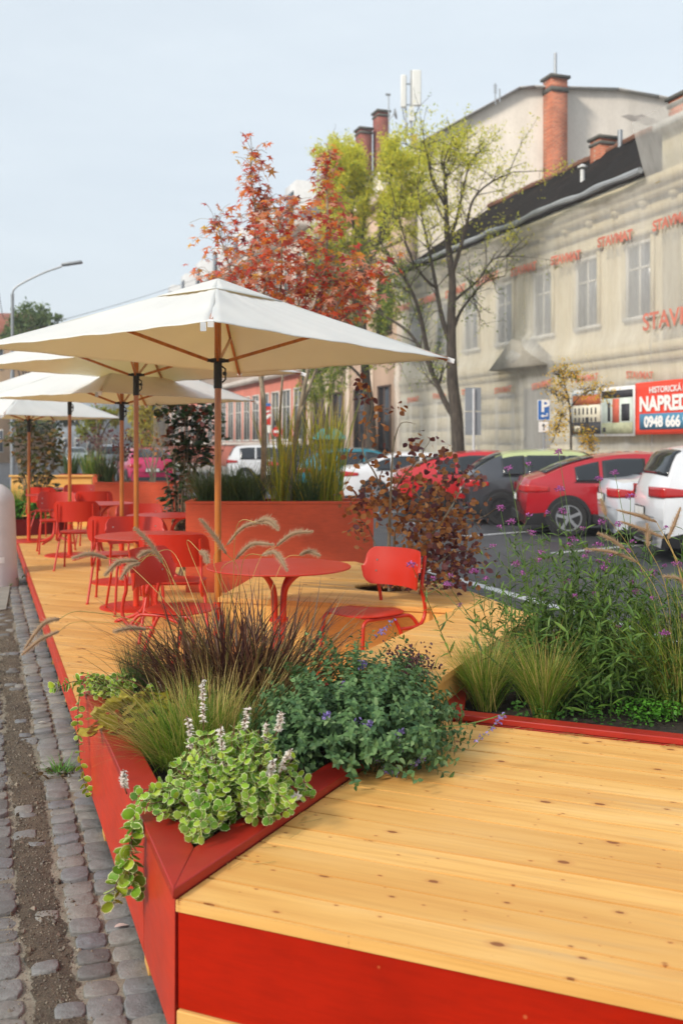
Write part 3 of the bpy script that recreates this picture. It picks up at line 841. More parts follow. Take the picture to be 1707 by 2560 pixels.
def window(parent, p, t, w, z0, z1, arched=False, depth=.0, frame=FRAME, glass=GLASS, bars=2):
    "street-side window standing on the facade plane p (facing the street, toward lower p)"
    mb = MB(); f = .09
    fbox(mb, p - .07, p + .02, t - w / 2 - f, t - w / 2, z0, z1); fbox(mb, p - .07, p + .02, t + w / 2, t + w / 2 + f, z0, z1)
    fbox(mb, p - .07, p + .02, t - w / 2 - f, t + w / 2 + f, z1, z1 + f) if not arched else None
    if arched:
        k = 12
        for i in range(k):
            a0, a1 = math.pi * i / k, math.pi * (i + 1) / k
            q = [ST(p - .07, t + math.cos(a) * r, z1 + math.sin(a) * r) for a, r in ((a0, w / 2), (a1, w / 2), (a1, w / 2 + f), (a0, w / 2 + f))]
            mb.extr(q, N1 * .09)
    for b in range(1, bars): fbox(mb, p - .045, p + .01, t - w / 2 + w * b / bars - .03, t - w / 2 + w * b / bars + .03, z0, z1)
    fbox(mb, p - .045, p + .01, t - w / 2, t + w / 2, z0 + (z1 - z0) * .66, z0 + (z1 - z0) * .66 + .06)
    wnd = mb.build('window', frame, parent, smooth=0)
    mb = MB(); fbox(mb, p - .02, p + .005, t - w / 2, t + w / 2, z0, z1)
    if arched:
        q = [ST(p - .02, t + math.cos(math.pi * i / 14) * w / 2, z1 + math.sin(math.pi * i / 14) * w / 2) for i in range(15)]; mb.extr(q, N1 * .025)
    mb.build('pane', glass, wnd, smooth=0)
    mb = MB(); fbox(mb, p - .14, p + .02, t - w / 2 - .14, t + w / 2 + .14, z0 - .10, z0 - .003); mb.build('sill', frame, wnd, smooth=0)
    return wnd
# ---------------------------------------------------------------- netted two storey house
PF = 16.5; T0, TR_, T1 = 9.0, 21.4, 38.4
nb = thing('old_building', 'two storey ochre house under dusty netting with sagging dark tiled roof', 'building', ST(PF + 4, 27, 0))
OCH = plaster('ochre_plaster', srgb(220, 206, 172), .08, .4, .25)
mb = MB(); fbox(mb, PF, PF + 9, T0, TR_, 0, 9.7); fbox(mb, PF, PF + 9, TR_, T1, 0, 8.55); mb.build('wall', OCH, nb, smooth=0)
mb = MB(); fbox(mb, PF - .14, PF - .003, T0, T1, 4.08, 4.34); fbox(mb, PF - .08, PF - .003, T0, T1, 3.86, 4.078); fbox(mb, PF - .14, PF - .003, T0, T1, .12, .9)
fbox(mb, PF - .12, PF - .003, T0, T1, 7.7, 7.95); fbox(mb, PF - .3, PF - .003, T0, T1, 8.1, 8.3); fbox(mb, PF - .45, PF - .003, T0, T1, 8.303, 8.56)
for k in range(5): fbox(mb, PF - .05, PF - .003, T0, T1, 1.2 + k * .52, 1.6 + k * .52 + .06)
mb.build('cornice', plaster('ochre_trim', srgb(222, 206, 168), .08, .6, .25), nb, smooth=0)
mb = MB()
for k in range(24): fbox(mb, PF - .26, PF - .004, T0 + .5 + k * 1.235, T0 + .72 + k * 1.235, 7.96, 8.09)
mb.build('bracket', OCH, nb, smooth=0)
GL2 = NT('dusty_glass').bsdf(srgb(84, 92, 106), .25, spec=.6)
for k in range(11):
    t = 12.6 + k * 2.42
    window(nb, PF, t, 1.0, 5.1, 7.0, glass=GL2)
    if abs(t - 27.5) > .9: window(nb, PF, t, 1.0, 1.45, 3.3, glass=GL2)
    mb = MB()
    fbox(mb, PF - .16, PF - .003, t - .75, t + .75, 7.22, 7.36); fbox(mb, PF - .09, PF - .003, t - .60, t - .62 + .0 + .12, 5.0, 7.2); fbox(mb, PF - .09, PF - .003, t + .5 + .10, t + .72, 5.0, 7.2)
    mb.build('window_surround', plaster('ochre_trim2', srgb(222, 208, 172), .08, .6, .2) if k == 0 else bpy.data.materials['ochre_trim2'], nb, smooth=0)
mb = MB(); fbox(mb, PF - .06, PF + .0 - .003, 26.7, 28.3, .12, 3.5); dr = mb.build('door', paint('dark_door', srgb(66, 52, 44), .6), nb, smooth=0)
mb = MB()
for k in range(6): fbox(mb, PF - .10, PF - .063, 26.8 + k * .28, 26.84 + k * .28, .3, 3.3)
mb.build('door_grille', DARKMETAL, dr, smooth=0)
mb = MB(); q = [ST(PF - .85, t, z) for t, z in ((26.2, 4.1), (29.2, 4.1), (27.7, 5.0))]; mb.extr(q, N1 * .84); mb.build('door_canopy', plaster('canopy_plaster', srgb(170, 164, 152), .2, 1, .4), nb, smooth=0)
def tile_mat():
    s = NT('dark_roof_tiles'); co = s.coord('World')
    sx = s.n('ShaderNodeSeparateXYZ'); s.ln(co, sx.inputs[0])
    w = s.n('ShaderNodeTexWave', wave_type='BANDS', bands_direction='Z', i_Scale=5.2, i_Distortion=1.2); s.ln(co, w.inputs['Vector'])
    n = s.noise(co, 1.2, 6, .7); n2 = s.noise(co, 16, 4, .7)
    c = s.ramp(n2, [(.3, (.006, .005, .005)), (.55, (.022, .018, .016)), (.8, (.07, .05, .04))])
    c = s.mix(s.ramp(n, [(.55, (0, 0, 0)), (.72, (.6, .6, .6))]), c, (.09, .055, .04))
    return s.bsdf(c, .95, normal=s.bump(s.math('ADD', w.outputs[1], n2), .9, .06), spec=.15)
mb = MB(); ZE, ZRD, PRG = 8.70, 11.95, 20.6
def roof_pt(u, v):
    t = TR_ + (T1 - TR_) * u; p = PF - .42 + (PRG - PF + .42) * v
    sag = -.16 * math.sin(u * math.pi) * math.sin(v * math.pi) + .05 * math.sin(u * 31) * v + rng.normal(0, .012)
    return ST(p, t, ZE + (ZRD - ZE) * v + sag)
mb.grid(roof_pt, 70, 14)
mb.grid(lambda u, v: ST(PRG + 4.4 * v, TR_ + (T1 - TR_) * u, ZRD - 2.4 * v), 10, 4)
rf = mb.build('roof', tile_mat(), nb, smooth=30)
rf.modifiers.new('thick', 'SOLIDIFY').thickness = .08
mb = MB()
for k in range(46):                                      # ridge tiles
    a = ST(PRG, TR_ + .37 * k, ZRD + .03 + .05 * math.sin(TR_ + k * .37 * 1.8) * 1); b = ST(PRG, TR_ + .37 * k + .36, ZRD + .05); mb.tube([a, b], .11, 8)
mb.build('ridge_tiles', paint('ridge_clay', srgb(122, 84, 66), .9, .35, scale=2), rf)
def chimney(parent, c, w, d, z0, z1, name='chimney', mat=None, pots=1, cap=.08):
    mb = MB(); mb.box((c.x, c.y, (z0 + z1) / 2), (w, d, z1 - z0), -SA); o = mb.build(name, mat or BRICK, parent, smooth=0)
    mb = MB(); mb.box((c.x, c.y, z1 + .05), (w + 2 * cap, d + 2 * cap, .095), -SA); mb.box((c.x, c.y, z1 - .16), (w + cap, d + cap, .1), -SA); mb.build('chimney_cap', CAPM, o, smooth=0)
    return o
c_ = PD(1508, 370, 35.2); chimney(rf, c_, .72, .6, 10.9, c_.z + .25)
c_ = PD(1722, 300, 28.5); chimney(nb, c_, .9, .7, 9.6, 11.55)
c_ = PD(1455, 430, 33.0); mb = MB(); mb.tube([(c_.x, c_.y, 9.7), (c_.x, c_.y, c_.z + .08)], .075, 12); mb.lathe([(.16, 0), (.17, .05), (.03, .13)], (c_.x, c_.y, c_.z + .13), 14); mb.build('vent_pipe', paint('vent_white', srgb(214, 214, 212), .5), rf)
c_ = PD(1549, 362, 34); mb = MB(); mb.tube([(c_.x, c_.y, 10.4), (c_.x, c_.y, c_.z + .5)], .085, 12); mb.build('vent_pipe', GREYMETAL, rf)
mb = MB(); mb.prism(ppoly(((PF - .3, T0), (PF + .6, T0), (PF + .6, TR_), (PF - .3, TR_))), 9.703, 9.9); mb.build('parapet', plaster('parapet_plaster', srgb(222, 218, 210), .06, .8, .2), nb, smooth=0)
# ---------------------------------------------------------------- the netting hung in front of it
def net_mat():
    s = NT('dust_net'); co = s.coord('World')
    fold = s.noise(s.coord('World', (1, 1, .10)), 1.5, 5, .6); fine = s.noise(s.coord('World', (1, 1, .5)), 5, 4, .6)
    a = s.ramp(s.math('ADD', s.math('MULTIPLY', fold, .7), s.math('MULTIPLY', fine, .3)), [(.36, (.34, .34, .34)), (.64, (.48, .48, .48))])
    c = s.ramp(fold, [(.3, srgb(206, 204, 198)), (.7, srgb(224, 222, 216))])
    return s.bsdf(c, .8, spec=.2, alpha=a, trans=0)
net = thing('dust_netting', 'grey translucent dust netting printed with red letters hung over the old house', 'netting', ST(PF - .4, 27, 0))
def net_pt(u, v):
    t = T0 - .1 + (T1 - .1 - T0) * u; z = .3 + (9.55 if t < TR_ else 8.27) * v
    out = .32 + .022 * math.sin(t * 2.6) + .012 * math.sin(t * 6.1 + z) + .008 * math.sin(t * 11.3 - z * .7)
    if z > 7.3: q = (z - 7.3) / 1.85; out += .42 * q ** 1.6
    out += .16 * math.exp(-((z - 4.25) / .35) ** 2)
    if 4 < z < 5.2 and 26.0 < t < 29.4: out += .62 * max(0, 1 - abs(t - 27.7) / 1.7) * max(0, 1 - abs(z - 4.5) / .7)
    return ST(PF - out, t, z)
mb = MB(); mb.grid(net_pt, 300, 44, flip=True); mb.build('net_sheet', net_mat(), net, smooth=180)
mb = MB(); 
path = [ST(PF - .80 - .05 * math.sin(t * 2), t, 8.66 + .02 * math.sin(t * 1.3) + .012 * math.sin(t * 3.1)) for t in np.linspace(TR_ - .1, T1 - .2, 80)]
mb.tube(path, [.085 + .012 * math.sin(i * .9) for i in range(80)], 8); mb.build('rolled_edge', paint('net_edge', srgb(150, 154, 158), .8, .15, scale=3), net)
def text_mesh(txt, size, org, X, Y, mat, name, parent, align='LEFT', ext=.002, shear=0, bold=0.0):
    cu = bpy.data.curves.new('t', 'FONT'); cu.body = txt; cu.size = size; cu.align_x = align; cu.shear = shear; cu.extrude = ext; cu.offset = bold
    ob = bpy.data.objects.new('t', cu); COL.objects.link(ob)
    dg = bpy.context.evaluated_depsgraph_get(); dg.update()
    me = bpy.data.meshes.new_from_object(ob.evaluated_get(dg)); bpy.data.objects.remove(ob)
    me.name = name; Z = X.cross(Y)
    M = Matrix((X, Y, Z)).transposed().to_4x4(); M.translation = org - parent_off(parent)
    me.transform(M); me.materials.clear(); me.materials.append(mat)
    o = bpy.data.objects.new(name, me); COL.objects.link(o); o.parent = parent; return o
RED_INK = paint('faded_red_ink', srgb(200, 118, 100), .8, .25, scale=2)
for k in range(11):
    t = 13.2 + k * 2.42
    text_mesh('STAVMAT', .36, ST(PF - .42, t + .0 + .78, 7.12 + .05 * math.sin(k * 2.1)), (D1 * -1 + UP * .05 * math.sin(k)).normalized(), UP, RED_INK, 'net_print', net, bold=.016)
    text_mesh('STAVMAT', .26, ST(PF - .40, t + .6 - 1.1, 3.42 + .06 * math.sin(k * 1.7)), (D1 * -1 + UP * .09 * math.sin(k * 1.3)).normalized(), UP, RED_INK, 'net_print', net, bold=.008)
text_mesh('STAVMAT', .62, ST(PF - .46, 21.6, 4.62), D1 * -1, UP, RED_INK, 'net_print', net, bold=.01)
# ---------------------------------------------------------------- banners on the netting
bn = thing('photo_banner', 'white framed banner with two pictures of a house behind yellow sapling', 'banner', ST(PF - .62, 23.7, 1.9))
PB = PF - .62
def flat(mb, t0, t1, z0, z1, lay, m=0): fbox(mb, PB - .01 * lay - .004, PB - .01 * lay, t1, t0, z0, z1, m)
BM = [paint('bn_white', srgb(224, 224, 222), .6), paint('bn_roof', srgb(176, 96, 58), .7, .3), paint('bn_cream', srgb(220, 212, 190), .7, .15), paint('bn_dark', srgb(48, 48, 54), .7, .3, scale=5), paint('bn_sky', srgb(150, 158, 166), .7, .3), paint('bn_red', srgb(206, 100, 78), .7, .2), paint('bn_lawn', srgb(170, 172, 140), .7, .35, scale=5), paint('bn_wall', srgb(206, 216, 206), .7, .2)]
mb = MB(); fbox(mb, PB, PB + .02, 22.25, 25.25, 1.9, 3.22); mb.build('sheet', BM[0], bn, smooth=0)
mb = MB()
flat(mb, 25.17, 23.75, 1.97, 3.12, 1, 4); flat(mb, 25.1, 23.75, 2.78, 3.06, 2, 1); flat(mb, 25.1, 23.75, 2.3, 2.78, 2, 2); flat(mb, 25.17, 23.75, 1.97, 2.3, 2, 3)
for k in range(6): flat(mb, 25.0 - k * .2, 24.93 - k * .2, 2.52, 2.7, 3, 3)
for k in range(6): flat(mb, 25.0 - k * .2, 24.93 - k * .2, 2.31, 2.43, 3, 3)
flat(mb, 24.45, 24.3, 2.16, 2.44, 3, 3); flat(mb, 25.0, 24.7, 2.04, 2.2, 3, 2)
flat(mb, 23.7, 22.32, 1.97, 3.12, 1, 7); flat(mb, 23.7, 22.32, 2.92, 3.12, 2, 3); flat(mb, 23.7, 22.32, 1.97, 2.26, 2, 6); flat(mb, 23.2, 22.9, 2.26, 2.9, 2, 5); flat(mb, 23.42, 23.3, 2.3, 2.8, 2, 3); flat(mb, 22.8, 22.45, 2.3, 2.75, 2, 3); flat(mb, 23.62, 23.5, 2.02, 2.14, 3, 3)
mb.build('printed_pictures', BM, bn, smooth=0)
rb = thing('sale_banner', 'red sale banner with white capitals and a blue phone number strip', 'banner', ST(PB, 20, 1.9))
mb = MB(); mb.grid(lambda u, v: ST(PB + .012 * math.sin(u * 40) * math.sin(v * 5), 22.22 - 6.2 * u, 1.93 + 1.33 * v + .02 * u), 60, 8); o = mb.build('sheet', paint('banner_red', srgb(232, 70, 46), .5, .08, scale=2), rb); o.modifiers.new('s', 'SOLIDIFY').thickness = .01
mb = MB(); fbox(mb, PB - .030, PB - .024, 17.0, 22.02, 2.06, 2.46); mb.build('blue_strip', paint('banner_blue', srgb(86, 150, 186), .5, .08), rb, smooth=0)
WT = paint('banner_white', srgb(238, 236, 232), .5, .05)
text_mesh('HISTORICKÁ BUDOVA', .215, ST(PB - .036, 21.62, 2.98), D1 * -1, UP, WT, 'headline_lettering', rb, bold=.004)
text_mesh('NAPREDAJ', .50, ST(PB - .036, 22.02, 2.54), D1 * -1, UP, WT, 'large_lettering', rb, bold=.022)
text_mesh('0948 666 9', .37, ST(PB - .036, 21.82, 2.13), D1 * -1, UP, WT, 'phone_number', rb, bold=.016)
bn.location += D1 * -.55; rb.location += D1 * -.55
# ---------------------------------------------------------------- tall house with bare gable
def on_plane(px, py, t=T1 + .25):
    d = Vector(((px - CX) / FPX, 1, (HY - py) / FPX)); return Vector((0, 0, CZ)) + d * (t / d.dot(D1))
tb_ = thing('tall_building', 'tall plastered house with bare gable and attached brick chimney', 'building', ST(20, 42, 0))
gp = [on_plane(x, y) for x, y in ((1043, 361), (1110, 324), (1294, 224), (1330, 221), (1540, 227), (1640, 245), (1860, 290))]
base0, base1 = Vector((gp[0].x, gp[0].y, 0)), Vector((gp[-1].x, gp[-1].y, 0))
mb = MB(); mb.extr([base0] + gp + [base1], D1 * 13); mb.build('wall', plaster('gable_plaster', srgb(222, 212, 200), .07, .28, .22), tb_, smooth=0)
mb = MB()
for a, b in zip(gp[:-1], gp[1:]): mb.beam(a + D1 * 6.4 + UP * .05, b + D1 * 6.4 + UP * .05, 13.2, .07, up=UP)
mb.build('roof', paint('zinc_roof', srgb(176, 174, 172), .6, .15), tb_, smooth=0)
def stain():
    mb = MB(); q = [on_plane(x, y, T1 + .24) for x, y in ((1552, 290), (1570, 286), (1588, 289), (1604, 286), (1622, 294), (1640, 298), (1652, 308), (1668, 316), (1660, 321), (1640, 316), (1626, 311), (1612, 312), (1596, 303), (1578, 302), (1566, 296))]; mb.extr(q, D1 * .006); return mb
stain().build('patch', paint('bare_plaster_patch', srgb(186, 176, 168), .9, .3, scale=3), tb_)
a_, b_ = on_plane(1357, 205), on_plane(1396, 205); cc = (a_ + b_) / 2
ch = MB(); ch.box((cc.x - D1.x * .35, cc.y - D1.y * .35, (8 + a_.z) / 2), ((b_ - a_).length, .7, a_.z - 8), -SA); o = ch.build('chimney', BRICK, tb_, smooth=0)
mb = MB(); mb.box((cc.x - D1.x * .35, cc.y - D1.y * .35, a_.z + .06), ((b_ - a_).length + .2, .9, .12), -SA); mb.box((cc.x - D1.x * .35, cc.y - D1.y * .35, a_.z - .5), ((b_ - a_).length + .08, .8, .2), -SA); mb.build('chimney_cap', CAPM, o, smooth=0)
mb = MB(); z1 = on_plane(1374, 140).z; mb.tube([(cc.x - D1.x * .35, cc.y - D1.y * .35, a_.z), (cc.x - D1.x * .35, cc.y - D1.y * .35, z1)], .07, 10); mb.build('flue_pipe', GREYMETAL, o)
PA = PF + .12
mb = MB(); fbox(mb, PA - .02, PA + .6, T1 + .0 + .2, T1 + 13, 0, 12.7); mb.build('street_front', plaster('pink_beige', srgb(206, 178, 158), .1, .5, .3), tb_, smooth=0)
mb = MB(); fbox(mb, PA - .35, PA - .023, T1 + .2, T1 + 13, 12.3, 12.75); fbox(mb, PA - .2, PA - .023, T1 + .2, T1 + 13, 5.6, 5.95); fbox(mb, PA - .14, PA - .023, T1 + .2, T1 + 13, 10.3, 10.5)
for k in range(5): fbox(mb, PA - .1, PA - .024, T1 + .35 + k * 3.05, T1 + .85 + k * 3.05, 0, 5.598)
mb.build('cornice', plaster('beige_trim', srgb(216, 196, 178), .1, .6, .3), tb_, smooth=0)
GLD = NT('dark_glass').bsdf(srgb(40, 44, 50), .1, spec=.8)
DFR = paint('brown_frame', srgb(88, 66, 54), .6)
for k in range(4):
    t = T1 + 2.1 + k * 3.05
    window(tb_, PA - .02, t, 1.5, 6.6, 8.5, arched=True, frame=DFR, glass=GLD); window(tb_, PA - .02, t, 1.3, 1.3, 4.2, frame=DFR, glass=GLD); window(tb_, PA - .02, t, 1.1, 10.6, 11.9, frame=DFR, glass=GLD)
# ---------------------------------------------------------------- salmon house further down the street
sb = thing('salmon_building', 'long house with salmon ground floor and grey mansard dormers', 'building', ST(PF + 5, 75, 0))
TS0, TS1 = T1 + 13.3, 112
mb = MB(); fbox(mb, PF + .2, PF + 14, TS0, TS1, 6.0, 13.6); mb.build('upper_wall', plaster('pale_upper', srgb(206, 188, 176), .1, .4, .3), sb, smooth=0)
mb = MB(); fbox(mb, PF + .15, PF + 14, TS0, TS1, 0, 5.7); mb.build('ground_floor_wall', plaster('salmon', srgb(206, 126, 110), .1, .5, .25), sb, smooth=0)
mb = MB(); fbox(mb, PF - .3, PF + 14, TS0, TS1, 5.703, 5.997); fbox(mb, PF - .35, PF + 14, TS0, TS1, 13.603, 14.0); fbox(mb, PF, PF + .147, TS0, TS1, 1.65, 1.85); mb.build('cornice', plaster('pale_trim', srgb(200, 190, 182), .1, .5, .3), sb, smooth=0)
for k in range(24):
    t = TS0 + 1.6 + k * 2.3
    window(sb, PF + .15, t, 1.5, 2.0, 4.8, glass=GLD); window(sb, PF + .2, t, 1.1, 7.0, 9.2, glass=GLD); window(sb, PF + .2, t, 1.1, 10.4, 12.4, glass=GLD)
mb = MB(); q = [ST(p, TS0, z) for p, z in ((PF - .3, 14.003), (PF + 14, 14.003), (PF + 9, 17.2), (PF + 2.2, 16.9))]; mb.extr(q, D1 * (TS1 - TS0)); rf2 = mb.build('roof', paint('slate_roof', srgb(128, 130, 136), .8, .2, scale=1), sb, smooth=0)
for k in range(7):
    t = TS0 + 3 + k * 6.5
    mb = MB(); fbox(mb, PF + .1, PF + 4, t - 1.1, t + 1.1, 14.01, 16.6); d_ = mb.build('dormer', paint('dormer_white', srgb(206, 206, 206), .7), rf2, smooth=0)
    mb = MB(); fbox(mb, PF + .06, PF + .097, t - .6, t + .6, 14.6, 16.1); mb.build('pane', GLD, d_, smooth=0)
for px, py, w in ((952, 285, 29), (909, 328, 31)):
    c_ = PD(px, py, 50.0); chimney(sb, c_, w * 50 / FPX, .7, 13, c_.z, mat=brick_mat('red_brick_%d' % px, srgb(158, 72, 60), srgb(130, 58, 50), srgb(150, 130, 120)))
mb = MB(); fbox(mb, PF + .3, PF + 3, T1 + 13.32, T1 + 16, 14.0, 15.1); mb.build('parapet', plaster('parapet2', srgb(206, 204, 200), .1, .6), sb, smooth=0)
# ---------------------------------------------------------------- antennas
am = thing('antenna_mast', 'roof mast carrying two tall white panel antennas', 'antenna', PD(1027, 360, 44.0))
def at(px, py, d=44.0): return PD(px, py, d)
mb = MB(); mb.tube([at(1027, 362), at(1027, 176)], .05, 10); mb.tube([at(1014, 340), at(1014, 192)], .04, 8); mb.tube([at(1014, 210), at(1027, 210)], .03, 8); mb.tube([at(1014, 262), at(1027, 262)], .03, 8); mb.tube([at(1027, 300), at(1040, 280)], .03, 8); mb.build('pole', GREYMETAL, am)
WP = paint('antenna_white', srgb(226, 226, 222), .5, .04)
for x0, x1, y0, y1 in ((1001, 1015, 190, 272), (1029, 1052, 178, 268)):
    a, b = at(x0, y1), at(x1, y0); mb = MB(); mb.box(((a.x + b.x) / 2, a.y - .12, (a.z + b.z) / 2), (b.x - a.x, .2, b.z - a.z)); mb.build('panel_antenna', WP, am, bevel=.05)
a, b = at(1022, 305), at(1034, 270); mb = MB(); mb.box(((a.x + b.x) / 2, a.y - .1, (a.z + b.z) / 2), (b.x - a.x, .2, b.z - a.z)); mb.build('radio_box', WP, am)
a, b = at(1028, 358), at(1042, 340); mb = MB(); mb.box(((a.x + b.x) / 2, a.y, (a.z + b.z) / 2 - .5), (b.x - a.x, .3, b.z - a.z + 1)); mb.build('base_block', paint('mast_base', srgb(190, 150, 96), .8), am)
mb = MB()
for x0, y0, x1, y1 in ((1007, 272, 1018, 310), (1018, 310, 1024, 352), (1046, 268, 1038, 300), (1038, 300, 1030, 350)): mb.tube(smooth_path([at(x0, y0), at((x0 + x1) / 2 - 3, (y0 + y1) / 2 + 4), at(x1, y1)]), .018, 6)
mb.build('cable', DARKMETAL, am)
ya = thing('rooftop_aerial', 'thin rooftop aerial beside a red brick chimney', 'antenna', PD(972, 345, 49))
mb = MB(); mb.tube([PD(972, 350, 49), PD(971, 236, 49)], .03, 6); mb.tube([PD(964, 236, 49), PD(976, 237, 49)], .06, 6); mb.tube([PD(972, 300, 49), PD(984, 285, 49)], .03, 6); mb.lathe([(.0, .0), (.22, .05), (.28, .12)], PD(984, 285, 49), 14, M=Matrix.Rotation(R(80), 3, 'Y')); mb.build('mast', GREYMETAL, ya)
yb = thing('rooftop_aerial', 'small aerial on the gable roof slope', 'antenna', PD(1236, 250, 42))
mb = MB(); mb.tube([PD(1238, 262, 42), PD(1237, 208, 42)], .025, 6)
for k in range(4): mb.tube([PD(1233, 214 + k * 6, 42), PD(1242, 214 + k * 6, 42)], .018, 6)
mb.tube([PD(1249, 255, 42), PD(1248, 222, 42)], .03, 6); mb.build('mast', GREYMETAL, yb)
# ---------------------------------------------------------------- houses closing the street
def far_house(x0, x1, ytop, depth, col, label, rows, cols, roofc, dpt=12):
    a, b = PD(x0, ytop, depth), PD(x1, ytop, depth)
    o = thing('house', label, 'building', ((a.x + b.x) / 2, depth + dpt / 2, 0))
    mb = MB(); mb.box(((a.x + b.x) / 2, depth + dpt / 2, a.z / 2), (b.x - a.x, dpt, a.z)); mb.build('wall', plaster('far_' + str(x0), col, .08, .2, .25), o, smooth=0)
    q = [(a.x - .3, depth - .3, a.z + .003), (b.x + .3, depth - .3, a.z + .003), (b.x + .3, depth + dpt / 2, a.z + 3)]
    mb = MB(); mb.extr([(a.x - .4, depth - .4, a.z + .003), (a.x - .4, depth + dpt / 2, a.z + 3.2), (a.x - .4, depth + dpt + .4, a.z + .003)], (b.x - a.x + .8, 0, 0)); mb.build('roof', paint('far_roof_' + str(x0), roofc, .8, .2, scale=1), o, smooth=0)
    W = (b.x - a.x) / cols; H = a.z / rows
    for i in range(cols):
        for j in range(rows):
            x = a.x + W * (i + .5); z = H * (j + .25)
            mb = MB(); mb.box((x, depth - .03, z + H * .28), (W * .42, .1, H * .56)); w_ = mb.build('window', FRAME, o, smooth=0)
            mb = MB(); mb.box((x, depth - .085, z + H * .28), (W * .34, .02, H * .5)); mb.build('pane', GLD, w_, smooth=0)
    return o
far_house(-160, 48, 848, 92, srgb(198, 166, 132), 'cream street-end house at the far left of the picture', 3, 7, srgb(150, 86, 62))
far_house(58, 300, 955, 120, srgb(186, 196, 206), 'pale bluish street-end house far behind the parasol poles', 3, 8, srgb(120, 116, 118))
far_house(300, 540, 930, 135, srgb(214, 206, 196), 'whitish street-end house beyond the magenta car', 3, 7, srgb(140, 100, 84))
# ---------------------------------------------------------------- street furniture in the distance
lp = thing('street_lamp', 'tall grey street lamp with curved arm at far left', 'street lamp', PD(32, 1230, 32))
def al(px, py): return PD(px, py, 32.0)
mb = MB(); g0 = al(32, 1112); mb.tube([(g0.x, g0.y, 0), (g0.x, g0.y, 4)], .07, 12); mb.tube([(g0.x, g0.y, 4), al(32, 735)], .05, 12); mb.build('pole', GREYMETAL, lp)
mb = MB(); mb.tube(smooth_path([al(32, 738), al(37, 722), al(60, 706), al(110, 682), al(152, 667), al(158, 661)], 5), .03, 8); mb.build('arm', GREYMETAL, lp)
mb = MB(); a = al(156, 662); b = al(206, 655); mb.beam(a, b, .22, .09); mb.build('lamp_head', GREYMETAL, lp, bevel=.03)
for k, (x0, y0, x1, y1, d0, d1) in enumerate(((-30, 846, 640, 640, 45, 70), (-6, 690, 14, 800, 30, 44))):
    mb = MB(); P0, P1 = PD(x0, y0, d0), PD(x1, y1, d1)
    mb.tube([P0.lerp(P1, u) - UP * (.35 * 4 * u * (1 - u)) for u in np.linspace(0, 1, 14)], .012, 5); single('overhead_cable', mb, DARKMETAL, ('thin overhead cable rising from far left behind the front canopy', 'short overhead cable beside the street lamp')[k], 'cable', P0)
cs_ = thing('advertising_pillar', 'stout pale grey advertising pillar behind the pole of second parasol', 'pillar', PD(404, 1200, 58))
c_ = PD(404, 1112, 58); mb = MB(); mb.lathe([(.5, 0), (.5, .3), (.42, .34), (.42, 4.2), (.5, 4.25), (.5, 4.4)], (c_.x, c_.y, 0), 24); mb.build('shaft', paint('pillar_grey', srgb(150, 140, 128), .8, .2), cs_)
# parking sign
SD = 25.0
sg = thing('parking_sign', 'blue parking sign with white P and arrow on grey post', 'road sign', PD(1359, 1290, SD))
def as_(px, py, o=0.0): v = PD(px, py, SD); v.y -= o; return v
mb = MB(); g0 = as_(1359, 1112); mb.tube([(g0.x, g0.y, 0), (g0.x, g0.y, as_(1359, 1003).z)], .03, 10); mb.build('post', GREYMETAL, sg)
def plate(parent, name, x0, x1, y0, y1, mat, o=.04, th=.01, fn=as_, bevel=.0):
    a, b = fn(x0, y1, o), fn(x1, y0, o); mb = MB(); mb.box(((a.x + b.x) / 2, a.y, (a.z + b.z) / 2), (b.x - a.x, th, b.z - a.z)); return mb.build(name, mat, parent, bevel=bevel)
BLUE = paint('sign_blue', srgb(46, 104, 176), .4, .04)
p_ = plate(sg, 'sign_plate', 1342, 1373, 1000, 1051, WT, .04); plate(p_, 'blue_face', 1343.5, 1371.5, 1001.5, 1049.5, BLUE, .047, .006)
text_mesh('P', .42, as_(1350, 1029, .055), Vector((1, 0, 0)), UP, WT, 'letter', p_, bold=.012)
mb = MB(); mb.beam(as_(1354, 1040, .054), as_(1366, 1040, .054), .01, .03); mb.extr([as_(1349, 1040, .055), as_(1356, 1035.5, .055), as_(1356, 1044.5, .055)], (0, .006, 0)); mb.beam(as_(1365.5, 1041, .054), as_(1365.5, 1033, .054), .03, .01); mb.build('arrow', WT, p_)
p2 = plate(sg, 'small_plate', 1345, 1369, 1054, 1080, WT, .04); mb = MB(); mb.beam(as_(1357, 1076, .048), as_(1357.5, 1060, .048), .02, .02); mb.extr([as_(1353, 1066, .05), as_(1361, 1063, .05), as_(1356, 1058, .05)], (0, .006, 0)); mb.build('symbol', DARKMETAL, p2)
# backs of two stacked signs
sk = thing('sign_back', 'grey backs of two stacked road signs on a light post', 'road sign', PD(1183, 1290, 26))
def ak(px, py, o=0.0): v = PD(px, py, 26.0); v.y -= o; return v
mb = MB(); g0 = ak(1183, 1112); mb.tube([(g0.x, g0.y - .045, 0), (g0.x, g0.y - .045, ak(1183, 972).z)], .035, 10); mb.build('post', paint('post_light', srgb(196, 198, 200), .5), sk)
GB = paint('sign_back_grey', srgb(136, 142, 148), .5, .06, metal=.2)
for y0, y1 in ((969, 1027), (1030, 1088)):
    q = plate(sk, 'sign_plate', 1162, 1202, y0, y1, GB, .0, .012, ak)
    for y in (y0 + 12, y1 - 12): plate(q, 'bracket', 1178, 1188, y - 2, y + 2, GREYMETAL, .03, .03, ak)
